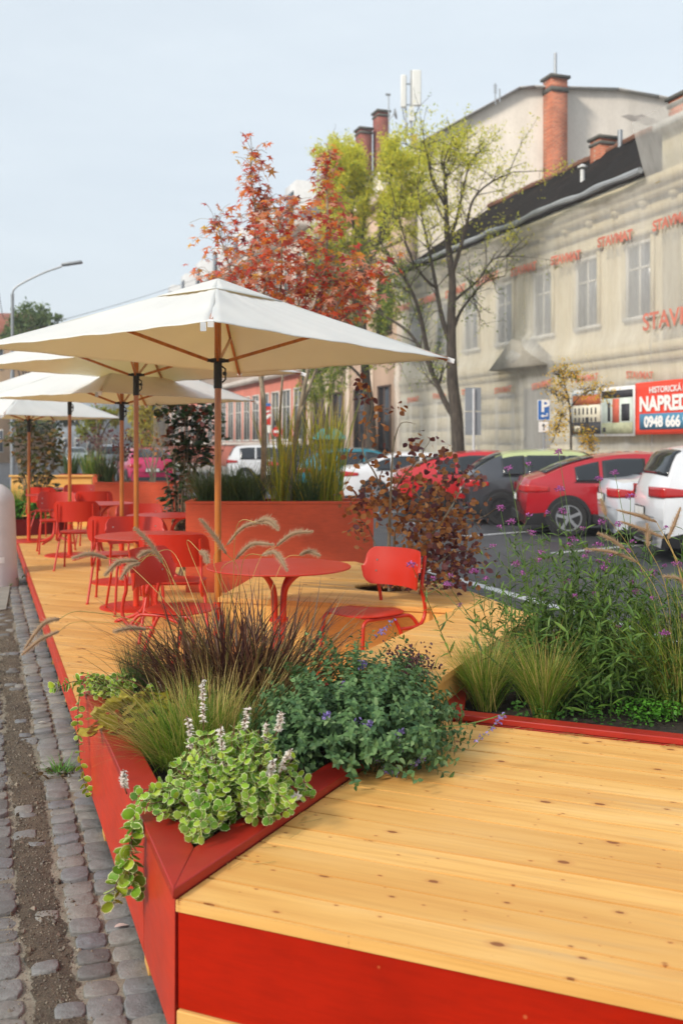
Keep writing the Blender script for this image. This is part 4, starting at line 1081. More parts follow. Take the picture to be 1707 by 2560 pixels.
# no entry sign and red sign by the salmon house
ne = thing('no_entry_sign', 'round red no entry sign with white bar on dark post', 'road sign', PD(694, 1200, 40))
def an(px, py, o=0.0): v = PD(px, py, 40.0); v.y -= o; return v
mb = MB(); g0 = an(694, 1112); mb.tube([(g0.x, g0.y, 0), (g0.x, g0.y, an(694, 1055).z)], .045, 10); mb.build('post', DARKMETAL, ne)
mb = MB(); mb.lathe([(.21, 0), (.21, .012)], an(694, 1079, .06), 32, M=Matrix.Rotation(R(90), 3, 'X')); p_ = mb.build('disc', paint('sign_red', srgb(206, 40, 36), .4), ne); plate(p_, 'bar', 685, 703, 1076, 1082, WT, .08, .01, an); plate(ne, 'box', 686, 700, 1052, 1064, DARKMETAL, .06, .12, an)
rs = thing('shop_sign', 'narrow red sign with white wave and blue top', 'shop sign', PD(670, 1200, 42))
def ar(px, py, o=0.0): v = PD(px, py, 42.0); v.y -= o; return v
mb = MB(); g0 = ar(670, 1112); mb.tube([(g0.x, g0.y + .1, 0), (g0.x, g0.y + .1, ar(670, 1010).z)], .05, 10); mb.build('post', GREYMETAL, rs)
p_ = plate(rs, 'panel', 663, 677, 1016, 1062, paint('sign_red', (0, 0, 0)), 0, .06, ar); plate(p_, 'top_band', 663, 677, 1008, 1015.5, BLUE, 0, .06, ar)
mb = MB(); mb.beam(ar(664, 1046, .04), ar(676, 1036, .04), .02, .12); mb.beam(ar(665, 1030, .04), ar(675, 1027, .04), .02, .06); mb.build('wave', WT, p_); plate(rs, 'lower_panel', 663, 677, 1063, 1082, WT, 0, .05, ar)
bp_ = thing('lamp_post', 'black lamp post standing before the beige pilasters', 'post', PD(760, 1200, 38)); g0 = PD(760, 1112, 38)
mb = MB(); mb.tube([(g0.x, g0.y, 0), (g0.x, g0.y, 1.2)], .13, 12); mb.tube([(g0.x, g0.y, 1.2), (g0.x, g0.y, 5.2)], .085, 12); mb.build('shaft', DARKMETAL, bp_); mb = MB(); mb.lathe([(.06, 0), (.2, .1), (.26, .5), (.1, .65)], (g0.x, g0.y, 5.2), 12); mb.build('lantern', paint('lantern_glass', srgb(190, 190, 180), .3), bp_)
kk = thing('kiosk', 'small teal canopied kiosk behind the yellow reeds', 'kiosk', PD(822, 1200, 41)); g0 = PD(824, 1112, 41)
TEAL = paint('teal_paint', srgb(40, 150, 160), .5, .08)
mb = MB(); mb.box((g0.x, g0.y, 1.0), (.9, .9, 1.75)); mb.build('body', paint('kiosk_body', srgb(70, 62, 44), .6, .2), kk, bevel=.02); mb = MB(); mb.lathe([(.95, 0), (.9, .12), (.5, .4), (.05, .5)], (g0.x, g0.y, 1.9), 4, M=Matrix.Rotation(R(45), 3, 'Z')); mb.build('canopy', TEAL, kk); mb = MB(); mb.box((g0.x, g0.y - .47, 1.3), (.6, .04, .5)); mb.build('sign', paint('kiosk_yellow', srgb(210, 160, 40), .6), kk)
# ---------------------------------------------------------------- cars
TYRE = paint('tyre_rubber', (.018, .018, .019), .75, .1); BLACKP = paint('black_trim', (.02, .02, .022), .45, .1)
CGLASS = NT('car_glass').bsdf((.012, .015, .019), .06, spec=.7)
REDL = NT('tail_light').bsdf(srgb(176, 22, 22), .15, spec=.6, coat=.6); ALLOY = paint('alloy', srgb(186, 188, 192), .3, .05, metal=.7)
PLATE = paint('plate_white', srgb(226, 226, 222), .5)
def car_paint(name, col, metal=.15, flake=.0):
    if name in _mc: return _mc[name]
    s = NT(name); n = s.noise(s.coord('World'), 2.0, 4, .6)
    _mc[name] = s.bsdf(s.ramp(n, [(.3, mul(col, .9)), (.7, col)]), .28, metal, spec=.5, coat=.9); return _mc[name]
def interp(P, x):
    if x <= P[0][0]: return P[0][1]
    for (a, b), (c, d) in zip(P[:-1], P[1:]):
        if x <= c:
            t = (x - a) / (c - a); return b + (d - b) * t
    return P[-1][1]
def smooth_prof(P):
    q = smooth_path([(x, 0, z) for x, z in P], 6); out = []; lx = -1
    for v in q:
        x = max(v.x, lx + 1e-4); out.append((x, v.z)); lx = x
    return out
TYPES = {
 'coupe': dict(L=4.66, W=1.88, H=1.52, top=[(0, .60), (.03, .90), (.10, 1.05), (.35, 1.12), (.9, 1.33), (1.6, 1.48), (2.2, 1.52), (2.8, 1.45), (3.3, 1.22), (3.62, 1.05), (4.2, .92), (4.55, .75), (4.66, .5)], belt=.99, win=[(.95, 1.42), (1.48, 2.25), (2.32, 3.2)], rear=(.40, 1.35), front=(2.85, 3.55), clad=.40, wheels=(.86, 3.72)),
 'hatch': dict(L=4.38, W=1.82, H=1.55, top=[(0, .60), (.03, .98), (.12, 1.12), (.45, 1.34), (.9, 1.50), (1.7, 1.55), (2.4, 1.52), (2.9, 1.32), (3.25, 1.08), (3.9, .97), (4.25, .80), (4.38, .52)], belt=1.02, win=[(.75, 1.25), (1.32, 2.1), (2.17, 2.95)], rear=(.16, .78), front=(2.5, 3.2), clad=.42, wheels=(.78, 3.45)),
 'sedan': dict(L=4.7, W=1.83, H=1.46, top=[(0, .62), (.03, .94), (.10, 1.06), (.55, 1.10), (1.0, 1.28), (1.5, 1.42), (2.1, 1.46), (2.7, 1.40), (3.2, 1.15), (3.5, 1.0), (4.2, .88), (4.6, .72), (4.7, .5)], belt=.97, win=[(.98, 1.4), (1.46, 2.2), (2.27, 3.1)], rear=(.62, 1.35), front=(2.75, 3.42), clad=.28, wheels=(.95, 3.75)),
 'suv': dict(L=4.5, W=1.86, H=1.66, top=[(0, .62), (.03, 1.0), (.09, 1.12), (.22, 1.38), (.42, 1.58), (1.2, 1.66), (2.2, 1.65), (2.75, 1.5), (3.2, 1.18), (3.8, 1.08), (4.3, .92), (4.5, .55)], belt=1.08, win=[(.55, 1.2), (1.27, 2.05), (2.12, 2.95)], rear=(.13, .40), front=(2.45, 3.15), clad=.42, wheels=(.85, 3.55)),
}
def car(kind, colour, pos, heading, label, roofcol=None, plate=True, rim=ALLOY, spokes=5, mirror=True, reverse=False):
    T = TYPES[kind]; L, W, H = T['L'], T['W'], T['H']; top = smooth_prof(T['top']); belt = T['belt']; z0 = .21
    t = thing('parked_car', label, 'car', (0, 0, 0), 'cars parked along the street')
    def hw(x):
        xi = 2 * x / L - 1
        return W / 2 * (1 - .10 * abs(xi) ** 5)
    def side(x, z):
        w = hw(x)
        if z < .62: w *= 1 - .07 * ((.62 - z) / .42) ** 2
        elif z > belt: w *= 1 - .27 * ((z - belt) / (H - belt)) ** 1.1 - .012
        else: w *= 1 - .012 * ((z - .62) / (belt - .62)) ** 2
        return w
    def warp(x, y, z):
        q = (abs(y) / (W / 2)) ** 3
        x += .16 * q * max(0, 1 - x / (L * .3)) - .28 * q * max(0, (x - L * .7) / (L * .3)) 
        return (x, y, z)
    NX, NZ, NY = 56, 12, 5
    xs = [L * i / NX for i in range(NX + 1)]; xs[0] = .0; xs[1] = .03; xs[2] = .09; xs[-2] = L - .04
    prof_n = 2 * (NZ + 1 + NY) - 1
    V = []; mats = []
    for x in xs:
        zt = interp(top, x); row = []
        for k in range(NZ + 1):
            z = z0 + (zt - z0) * k / NZ
            if k == NZ: z = zt - .015
            row.append((x, -side(x, z), z))
        ye = side(x, zt)
        for k in range(1, NY + 1):
            y = -ye * (1 - k / NY); row.append((x, y * .97, zt + .035 * (1 - (y / max(ye, .01)) ** 2)))
        full = row + [(a, -b, c) for a, b, c in row[:-1][::-1]]
        V += [warp(*q) for q in full]
    n = len(full); F = []; M_ = []
    for i in range(NX):
        for j in range(n - 1):
            a = i * n + j; F.append([a, a + n, a + n + 1, a + 1])
            zc = sum(V[q][2] for q in F[-1]) / 4
            M_.append(1 if zc < T['clad'] else (2 if roofcol and zc > H - .13 else 0))
    F.append(list(range(n))); M_.append(0); F.append(list(range(NX * n, NX * n + n))[::-1]); M_.append(0)
    F.append([i * n for i in range(NX + 1)][::-1] + [i * n + n - 1 for i in range(NX + 1)]); M_.append(1)
    mb = MB(); mb.add(V, F, M_)
    mb.build('body', [colour, BLACKP, roofcol or colour], t, smooth=40)
    for s in (-1, 1):                                     # side glass
        for a, b in T['win']:
            mb = MB()
            def fn(u, v):
                x = a + (b - a) * u; zl = belt + .015; zh = min(interp(top, x) - .085, H - .10); zh = max(zh, zl + .03)
                z = zl + (zh - zl) * v; return warp(x, s * (side(x, z) + .007), z)
            mb.grid(fn, 10, 6, flip=(s > 0)); o = mb.build('side_window', CGLASS, t, smooth=60); o.modifiers.new('s', 'SOLIDIFY').thickness = .004
        mb = MB()
        a = T['win'][0][0] - .03; b = T['win'][-1][1] + .1
        mb.tube([warp(x, s * (side(x, belt) + .008), belt) for x in np.linspace(a, b, 12)], .009, 6); mb.build('window_trim', BLACKP, t)
        for x in (T['win'][1][0] + .06, T['win'][2][0] + .06):
            mb = MB(); mb.beam((x, s * (side(x, belt - .14) + .018), belt - .14), (x + .2, s * (side(x, belt - .14) + .018), belt - .13), .03, .03); mb.build('door_handle', BLACKP if roofcol else colour, t, bevel=.01)
        for x in (T['win'][1][0] - .04, T['win'][2][0] - .035, T['win'][2][1] + .05):
            mb = MB(); mb.tube([warp(x, s * (side(x, z) + .001), z) for z in np.linspace(.42, belt, 8)], .005, 5); mb.build('door_gap', BLACKP, t)
        mb = MB()                                          # tail light wraps round the corner
        zl = .80 if kind != 'suv' else .92
        def fl_(u, v):
            y0_ = s * hw(.05) * (.52 + .48 * min(1, u / .55)); x = 0 if u < .55 else (u - .55) / .45 * .42
            z = zl + .15 * v * (1 - .45 * max(0, u - .55) / .45) + .05 * max(0, u - .55); 
            if u < .55: q = warp(-.012, y0_, z); return (q[0] + .005, q[1], q[2])
            q = warp(x, s * (side(x, z) + .010), z); return q
        mb.grid(fl_, 20, 4, flip=(s < 0)); o = mb.build('tail_light', REDL, t, smooth=60); o.modifiers.new('s', 'SOLIDIFY').thickness = .008
        if mirror:
            x = T['win'][2][1] + .0; mb = MB(); mb.beam((x, s * (W / 2 - .08), belt + .03), (x, s * (W / 2 + .13), belt + .07), .12, .13); mb.build('side_mirror', BLACKP, t, bevel=.03)
        for x in T['wheels']:
            r = .345
            mb = MB(); Mx = Matrix.Rotation(R(90), 3, 'X')
            yo = s * (W / 2 + .002)
            mb.lathe([(.405, -.02), (.405, .02)], (x, yo - s * .02, r + .01), 32, M=Mx); mb.build('wheel_arch', BLACKP, t, smooth=40)
            wh = MB(); wh.lathe([(.235, .095), (.32, .10), (r, .07), (r, -.07), (.32, -.1), (.235, -.095)], (x, yo - s * .06, r), 36, M=Mx, cap=False); w_ = wh.build('wheel', TYRE, t, smooth=50)
            rm = MB(); f = .04 if s > 0 else -.04
            yy = yo + s * .005
            rm.lathe([(.245, -.02), (.245, .02), (.215, .02), (.215, -.02)], (x, yy, r), 32, M=Mx, cap=False)
            rm.lathe([(.05, -.025), (.05, .025)], (x, yy, r), 14, M=Mx)
            for k in range(spokes):
                a = 2 * math.pi * k / spokes + .4; d = Vector((math.cos(a), 0, math.sin(a)))
                rm.beam(Vector((x, yy, r)) + d * .04, Vector((x, yy, r)) + d * .225, .03, .055 if spokes == 5 else .03, up=Vector((0, 1, 0)).cross(d))
            rm.build('rim', rim, w_, smooth=30)
            bk = MB(); bk.lathe([(.235, -.005), (.235, .005)], (x, yo - s * .02, r), 30, M=Mx); bk.build('brake_disc', DARKMETAL, w_)
    for nm, (a, b) in (('rear_window', T['rear']), ('windscreen', T['front'])):
        mb = MB()
        def fg(u, v):
            x = a + (b - a) * u; zt = interp(top, x); ye = side(x, zt) * .90; y = ye * (2 * v - 1)
            return warp(x, y, zt + .035 * (1 - (y / max(ye / .9, .01)) ** 2) + .008)
        mb.grid(fg, 10, 10, flip=True); o = mb.build(nm, CGLASS, t, smooth=60); o.modifiers.new('s', 'SOLIDIFY').thickness = .004
    if plate:
        mb = MB(); mb.box((-.012, 0, .70 if kind != 'sedan' else .78), (.012, .5, .115)); pl = mb.build('number_plate', PLATE, t, bevel=.004); mb = MB(); mb.box((-.010, 0, .70 if kind != 'sedan' else .78), (.008, .54, .15)); mb.build('plate_frame', BLACKP, pl)
    mb = MB(); mb.box((-.006, 0, .36), (.04, W * .72, .16)); mb.build('bumper_insert', BLACKP, t, bevel=.02)
    for x in (L - .02,): 
        for s in (-1, 1):
            mb = MB(); q = warp(L - .25, s * (W / 2 * .86), .72); mb.box(q, (.3, .26, .12)); mb.build('headlight', paint('headlight', srgb(216, 220, 224), .2), t, bevel=.04)
    h = Vector(heading).normalized()
    if reverse: pass
    t.location = (pos[0], pos[1], 0); t.rotation_euler = (0, 0, math.atan2(h.y, h.x))
    return t
def by_corner(px, depth, hdeg, W):
    "rear centre from the pixel column of the rear right corner"
    h = Vector((math.sin(R(hdeg)), math.cos(R(hdeg)), 0)); l = Vector((-h.y, h.x, 0))
    c = PD(px, HY, depth); return (c.x + l.x * W / 2, c.y + l.y * W / 2), h
CW = car_paint('white_car_paint', srgb(226, 228, 232), .0); CR = car_paint('red_car_paint', srgb(178, 10, 30), .2)
for kind, cm, px, dp, hd, lab, kw in (
  ('suv', CW, 1640, 13.9, 93, 'white car at the right edge with high rear window', {}),
  ('sedan', car_paint('silver_white_paint', srgb(214, 220, 228), .1), 1528, 16.2, 94, 'silvery white saloon parked between red car and white car at edge', {}),
  ('coupe', CR, 1300, 18.1, 95, 'red crossover with star shaped alloy wheels behind the verbena stems', {}),
  ('hatch', car_paint('dark_grey_paint', srgb(72, 74, 80), .5), 1158, 20.6, 94, 'dark grey hatchback with pale green roof', dict(roofcol=car_paint('pale_green_paint', srgb(186, 198, 140), .1), rim=DARKMETAL, spokes=9)),
  ('coupe', car_paint('bright_red_paint', srgb(196, 16, 26), .1), 985, 23.2, 92, 'bright red car behind the brown bush left of grey hatchback', dict(rim=DARKMETAL)),
  ('sedan', car_paint('white_car_paint', (0, 0, 0)), 848, 27.2, 90, 'white saloon at the right end of the tall planter', dict(spokes=9)),
  ('hatch', car_paint('teal_car_paint', srgb(20, 120, 138), .2), 740, 31.2, 90, 'teal car seen through the yellow reeds', {}),
  ('suv', car_paint('black_car_paint', srgb(22, 24, 28), .3), 668, 35.2, 88, 'black car roof between teal and white cars', {}),
  ('suv', CW, 562, 40.5, 88, 'white car behind the dark green shrub', {}),
):
    p, h = by_corner(px, dp, hd, TYPES[kind]['W']); car(kind, cm, p, h, lab, **kw)
c_ = PD(382, HY, 38); car('hatch', car_paint('magenta_paint', srgb(206, 18, 92), .1), (c_.x, c_.y), D1, 'magenta car seen from behind beyond the tall planters', mirror=True)
c_ = PD(285, HY, 46); car('suv', car_paint('grey_van_paint', srgb(120, 126, 132), .3), (c_.x, c_.y), D1, 'grey car left of the magenta car')
c_ = PD(183, HY, 84); car('sedan', car_paint('silver_paint', srgb(170, 176, 182), .4), (c_.x, c_.y), -D1, 'small silver car far down the street')
# ---------------------------------------------------------------- plant tools
def A3(v): return np.array([v[0], v[1], v[2]], float)
def unit(a): return a / np.maximum(np.linalg.norm(a, axis=-1, keepdims=True), 1e-9)
def grass(mb, base, n, r=.06, L=(.4, .6), th=(.05, .5), droop=(.2, 1.0), w=.003, segs=6, az=None, azs=math.pi, m=0, bend=1.6):
    "n ribbon blades rising from a tuft and bending over"
    base = A3(base)
    a0 = rng.uniform(0, 2 * math.pi, n) if az is None else rng.normal(az, azs, n)
    off = rng.normal(0, r * .5, (n, 2)); ro = np.hypot(off[:, 0], off[:, 1])
    d = np.stack([np.cos(a0), np.sin(a0), np.zeros(n)], 1)
    p = np.stack([base[0] + off[:, 0] * .6 + d[:, 0] * r * .4, base[1] + off[:, 1] * .6 + d[:, 1] * r * .4, np.full(n, base[2])], 1)
    Ls = rng.uniform(*L, n); t0 = rng.uniform(*th, n); dr = rng.uniform(*droop, n)
    tw = rng.uniform(-.9, .9, n); side0 = np.stack([-d[:, 1], d[:, 0], np.zeros(n)], 1)
    side = side0 * np.cos(tw)[:, None] + d * np.sin(tw)[:, None]
    wob = rng.normal(0, .12, n)
    ws = w * rng.uniform(.7, 1.3, n); rows = []
    for k in range(segs + 1):
        s = k / segs
        wk = ws * (1 - s ** 2.2) * (1 if k else .7) + .00025
        rows.append(np.stack([p - side * wk[:, None] / 2, p + side * wk[:, None] / 2], 1))
        th_ = t0 + dr * s ** bend + .05
        p = p + (d * np.sin(th_)[:, None] + side0 * (wob * s)[:, None] + UPA * np.cos(th_)[:, None]) * (Ls / segs)[:, None]
    V = np.stack(rows, 1).reshape(-1, 3); q = 2 * (segs + 1); o = mb.n
    mb.v.append(V)
    for i in range(n):
        b = o + i * q
        for k in range(segs): mb.f.append([b + 2 * k, b + 2 * k + 1, b + 2 * k + 3, b + 2 * k + 2])
    mb.m.extend([m] * (n * segs)); mb.n += len(V)
    return mb
UPA = np.array([0., 0, 1])
def strip_leaf(prof, fold=.25, curl=.15, m=0):
    V = []; F = []
    for x, w in prof: V += [(x, w, fold * w - curl * x * x), (x, 0, -curl * x * x), (x, -w, fold * w - curl * x * x)]
    for i in range(len(prof) - 1):
        a = 3 * i; F += [[a, a + 1, a + 4, a + 3][::-1], [a + 1, a + 2, a + 5, a + 4][::-1]]
    return V, F, [m] * len(F)
LANCE = strip_leaf([(0, .02), (.25, .085), (.55, .09), (.8, .055), (1, .004)], .4, .2)
OVAL = strip_leaf([(0, .03), (.18, .22), (.45, .32), (.72, .27), (.92, .12), (1, .01)], .22, .22)
MINT = strip_leaf([(0, .04), (.2, .26), (.45, .3), (.75, .19), (1, .01)], .35, .25)
ELLI = strip_leaf([(0, .02), (.3, .17), (.6, .17), (1, .005)], .3, .2)
DIAM = ([(0, 0, 0), (.5, .28, .05), (1, 0, -.05), (.5, -.28, .05)], [[0, 1, 2, 3]], [0])
def round_leaf(k=14):
    V = [(.5, 0, -.03)]; F = []; M = []
    for j in range(k):
        a = 2 * math.pi * j / k; V.append((.5 + .445 * math.cos(a), .385 * math.sin(a), -.02 + .015 * math.cos(2 * a)))
    for j in range(k):
        a = 2 * math.pi * j / k; s = 1 + .06 * (-1) ** j; V.append((.5 + .5 * math.cos(a) * s, .43 * math.sin(a) * s, -.045 + .03 * math.cos(2 * a)))
    for j in range(k):
        b, c = 1 + j, 1 + (j + 1) % k
        F.append([0, b, c]); M.append(0); F.append([b, b + k, c + k, c]); M.append(1)
    return V, F, M
VARIE = round_leaf()
def star_leaf():
    V = [(.42, 0, .03)]; F = []
    pts = []
    for j, (a, r) in enumerate(((0, .62), (58, .56), (118, .44), (-118, .44), (-58, .56))): pts.append((a, r))
    order = [(-118, .44), (-88, .17), (-58, .56), (-28, .19), (0, .62), (28, .19), (58, .56), (88, .17), (118, .44), (180, .16)]
    for a, r in order: V.append((.42 + r * math.cos(R(a)), r * math.sin(R(a)), -.16 * r))
    n = len(order)
    for j in range(n): F.append([0, 1 + j, 1 + (j + 1) % n])
    return V, F, [0] * n
STAR = star_leaf()
def lobed_leaf(k=20):
    V = [(.45, 0, .02)]; F = []
    for j in range(k):
        a = 2 * math.pi * j / k; r = .5 * (1 + .13 * math.cos(5 * a) + .05 * (-1) ** j); V.append((.45 + r * math.cos(a), r * math.sin(a), -.06 + .05 * math.cos(5 * a)))
    for j in range(k): F.append([0, 1 + j, 1 + (j + 1) % k])
    return V, F, [0] * k
LOBED = lobed_leaf()
def leaves(mb, tpl, pos, d, up, size, m=None):
    pos = np.asarray(pos, float); d = np.asarray(d, float); up = np.asarray(up, float)
    if len(pos) == 0: return
    X, Y, Z = frames_from(d, up)
    mb.inst(tpl[0], tpl[1], tpl[2] if m is None else [m] * len(tpl[1]), pos, X, Y, Z, np.asarray(size, float))
class Sprays:
    "leafy stems: collects stem tubes and leaves"
    def __init__(s): s.st = MB(); s.p = []; s.d = []; s.u = []; s.z = []
    def stem(s, path, r=.002, sides=4, m=0): s.st.tube(path, [r * (1 - .6 * i / max(1, len(path) - 1)) for i in range(len(path))], sides, m)
    def pairs(s, path, n, size, t0=.15, angle=1.0, jitter=.25, taper=.5, whorl=2, up=.6):
        P = [Vector(q) for q in path]; k = len(P) - 1
        ph = rng.uniform(0, math.pi)
        for i in range(n):
            t = t0 + (1 - t0) * (i + .6) / n; f = min(t * k, k - 1e-4); j = int(f); p = P[j].lerp(P[j + 1], f - j)
            ax = (P[j + 1] - P[j]).normalized(); a = ax.orthogonal().normalized(); b = ax.cross(a)
            for q in range(whorl):
                th = ph + i * math.pi / 2 + q * 2 * math.pi / whorl + rng.normal(0, jitter)
                rad = a * math.cos(th) + b * math.sin(th)
                d = rad * math.sin(angle) + ax * math.cos(angle) + Vector(rng.normal(0, .15, 3))
                s.p.append(tuple(p)); s.d.append(tuple(d)); s.u.append(tuple(ax * .7 + UP * up + Vector(rng.normal(0, .25, 3))))
                s.z.append(size * (1 - taper * t) * rng.uniform(.75, 1.2))
    def foliage(s, tpl): mb = MB(); leaves(mb, tpl, s.p, s.d, s.u, s.z); return mb
def bez(a, b, c, n=6):
    a, b, c = Vector(a), Vector(b), Vector(c)
    return [(1 - t) ** 2 * a + 2 * t * (1 - t) * b + t * t * c for t in [i / (n - 1) for i in range(n)]]
# ---------------------------------------------------------------- plant materials
G = srgb
M_NEP = leafmat('catmint_leaf', [G(54, 88, 50), G(80, 116, 64), G(110, 144, 86), G(66, 104, 64), G(136, 164, 108)], .2, .6)
M_VIN = leafmat('variegated_green', [G(96, 144, 36), G(136, 180, 46), G(168, 202, 60), G(108, 156, 46), G(194, 212, 66), G(76, 124, 42)], .28, .45)
M_VMG = leafmat('variegated_margin', [G(220, 228, 160), G(234, 238, 186), G(204, 218, 134)], .28, .5)
M_GRS = leafmat('feather_grass_green', [G(70, 116, 28), G(116, 154, 44), G(160, 176, 66), G(86, 132, 38), G(208, 198, 112), G(104, 148, 46)], .35, .5)
M_GOLD = leafmat('feather_grass_straw', [G(210, 180, 104), G(228, 200, 130), G(184, 156, 84), G(164, 152, 78)], .35, .5)
M_PUR = leafmat('purple_grass', [G(62, 34, 34), G(92, 56, 46), G(116, 76, 56), G(74, 42, 42), G(66, 36, 38), G(100, 64, 50), G(96, 92, 44), G(160, 122, 82), G(122, 84, 60)], .2, .45)
M_PLUME = leafmat('grass_plume', [G(206, 178, 142), G(226, 204, 172), G(190, 156, 124), G(234, 216, 188)], .5, .7)
M_STEMG = leafmat('green_stem', [G(88, 116, 56), G(106, 130, 66)], .1, .5)
M_STEMB = leafmat('brown_stem', [G(104, 66, 52), G(136, 92, 70)], 0, .7)
M_WHITE = leafmat('white_petals', [G(255, 248, 238), G(250, 240, 232), G(255, 252, 244)], .3, .5)
M_LIL = leafmat('lilac_petals', [G(146, 128, 200), G(168, 150, 214), G(128, 110, 186)], .3, .5)
M_VERB = leafmat('verbena_petals', [G(176, 92, 170), G(196, 116, 186), G(150, 74, 146), G(116, 66, 84)], .3, .5)
M_VLEAF = leafmat('verbena_leaf', [G(56, 90, 32), G(84, 118, 44), G(116, 146, 58), G(68, 102, 44)], .25, .5)
M_YEL = leafmat('yellow_coral_leaf', [G(176, 160, 50), G(196, 178, 62), G(150, 140, 50), G(170, 110, 60)], .3, .5)
M_CLOV = leafmat('clover_leaf', [G(84, 146, 40), G(106, 168, 56), G(70, 126, 40)], .3, .5)
M_SED = leafmat('dark_sedum', [G(66, 34, 44), G(96, 58, 66), G(50, 28, 36), G(120, 84, 82)], .1, .6)
M_SMOKE = leafmat('smoke_bush_leaf', [G(130, 72, 48), G(160, 98, 56), G(194, 132, 72), G(214, 152, 88), G(128, 74, 54), G(180, 132, 74)], .3, .5)
M_SMKP = leafmat('smoke_bush_purple', [G(84, 42, 54), G(110, 58, 64), G(128, 76, 70), G(92, 48, 56)], .25, .5)
M_SGUM = leafmat('maple_leaf', [G(236, 96, 50), G(246, 130, 60), G(206, 60, 56), G(250, 180, 70), G(112, 42, 60), G(244, 130, 106), G(176, 44, 50), G(252, 210, 90), G(236, 90, 60), G(160, 60, 74), G(252, 190, 160), G(250, 150, 76), G(254, 226, 210)], .6, .25, 1.0)  # pinkish-white tones put the sky glints of glossy leaves into the colour
M_REED = leafmat('reed_blade', [G(150, 166, 60), G(196, 192, 66), G(224, 198, 66), G(122, 150, 72), G(216, 178, 66)], .4, .5)
M_DKGR = leafmat('dark_feather_grass', [G(66, 92, 54), G(88, 112, 64), G(112, 130, 78)], .3, .5)
M_PHOT = leafmat('glossy_evergreen', [G(34, 52, 32), G(50, 72, 40), G(66, 88, 48), G(40, 60, 40), G(150, 60, 40)], .2, .3, .6)
M_BARK = NT('street_tree_bark'); _n = M_BARK.noise(M_BARK.coord('World', (6, 6, 1.2)), 3, 5, .65)
M_BARK = M_BARK.bsdf(M_BARK.ramp(_n, [(.3, G(44, 38, 34)), (.7, G(92, 82, 72))]), .9, normal=M_BARK.bump(_n, .6, .02))
M_BARKG = NT('young_bark'); _n = M_BARKG.noise(M_BARKG.coord('World', (12, 12, 4)), 3, 5, .65)
M_BARKG = M_BARKG.bsdf(M_BARKG.ramp(_n, [(.3, G(110, 100, 84)), (.7, G(160, 148, 124))]), .8)
M_TYEL = leafmat('locust_leaf_yellow', [G(234, 230, 80), G(244, 236, 90), G(212, 220, 86), G(250, 234, 66), G(198, 214, 90)], .55, .6)
M_TGRN = leafmat('locust_leaf_green', [G(100, 122, 52), G(130, 150, 62), G(160, 172, 72)], .4, .6)
M_GOLDL = leafmat('golden_leaf', [G(250, 204, 36), G(252, 214, 56), G(236, 184, 30), G(214, 196, 60)], .5, .6)
M_FGRN = leafmat('far_tree_leaf', [G(86, 112, 70), G(116, 138, 84), G(140, 156, 92)], .35, .6)
ZS = .432
# ---------------------------------------------------------------- plume of fountain grass
def plume(parent, path, r=.016, n=420, mat=None, bl=.026):
    P = smooth_path(path, 6); k = len(P) - 1
    t = rng.uniform(0, 1, n); f = np.minimum(t * k, k - 1e-4); j = f.astype(int); fr = (f - j)[:, None]
    PA_ = np.array([tuple(q) for q in P]); p = PA_[j] * (1 - fr) + PA_[j + 1] * fr
    ax = unit(PA_[j + 1] - PA_[j]); X, Y, _ = rot_axes(ax)
    env = (np.sin(np.pi * np.clip(t * .93 + .07, 0, 1)) ** .5)
    d = unit(X * 1.0 + ax * rng.uniform(.5, 1.3, n)[:, None])
    mb = MB(); mb.tube(P, [max(.0012, r * .42 * math.sin(math.pi * min(1, max(.04, i / k * .94 + .05))) ** .6) for i in range(k + 1)], 6)
    leaves(mb, ([(0, -.03, 0), (0, .03, 0), (1, 0, 0)], [[0, 1, 2]], [0]), p, d, Y, np.stack([bl * env * rng.uniform(.6, 1.25, n), np.full(n, .028), np.full(n, .028)], 1))
    return mb.build('plume', mat or M_PLUME, parent, smooth=0)
# ================================================================ corner planter plants
def plectranthus(name, label, base, stems, spikes, trails=(), size=.044, seed=1):
    t = thing(name, label, 'plant', base)
    sp = Sprays()
    for b, c, e, n in stems:
        P = bez(b, c, e, 7); sp.stem(P, .003); sp.pairs(P, n + 1, size, .12, 1.05, .5, .45, up=.8)
    for P in trails:
        P = smooth_path(P, 4); sp.stem(P, .003); sp.pairs(P, max(4, len(P)), size * .9, .05, 1.2, .5, .1, up=.4)
    sp.st.build('stem', M_STEMB, t, smooth=60)
    sp.foliage(VARIE).build('foliage', [M_VIN, M_VMG], t, smooth=0)
    for b, e in spikes:
        b, e = Vector(b), Vector(e); L = (e - b).length
        P = bez(b, b.lerp(e, .5) + Vector((rng.normal(0, .01), 0, 0)), e, 7)
        mb = MB(); mb.tube(P, [.0024 * (1 - .6 * i / 6) for i in range(7)], 5, 0)
        n = 110; s = rng.random(n); s = .22 + .72 * s
        j = np.minimum((s * 6).astype(int), 5); fr = (s * 6 - j)[:, None]; PA_ = np.array([tuple(q) for q in P]); p = PA_[j] * (1 - fr) + PA_[j + 1] * fr
        d = rng.normal(size=(n, 3)); d[:, 2] = np.abs(d[:, 2]) * .4; d = unit(d)
        leaves(mb, ELLI, p, d, np.tile(UPA, (n, 1)) + rng.normal(0, .4, (n, 3)), np.stack([.015 * rng.uniform(.7, 1.3, n), np.full(n, .026), np.full(n, .016)], 1), 1)
        n = 40; s = rng.uniform(.4, 1, n); j = np.minimum((s * 6).astype(int), 5); fr = (s * 6 - j)[:, None]; p = PA_[j] * (1 - fr) + PA_[j + 1] * fr
        leaves(mb, ELLI, p, unit(rng.normal(size=(n, 3))), rng.normal(size=(n, 3)), np.full(n, .009), 0)
        mb.build('flower_spike', [M_STEMB, M_WHITE], t, smooth=0)
    return t
def rp(px, py, z): return PZ(px, py, z)
st = []
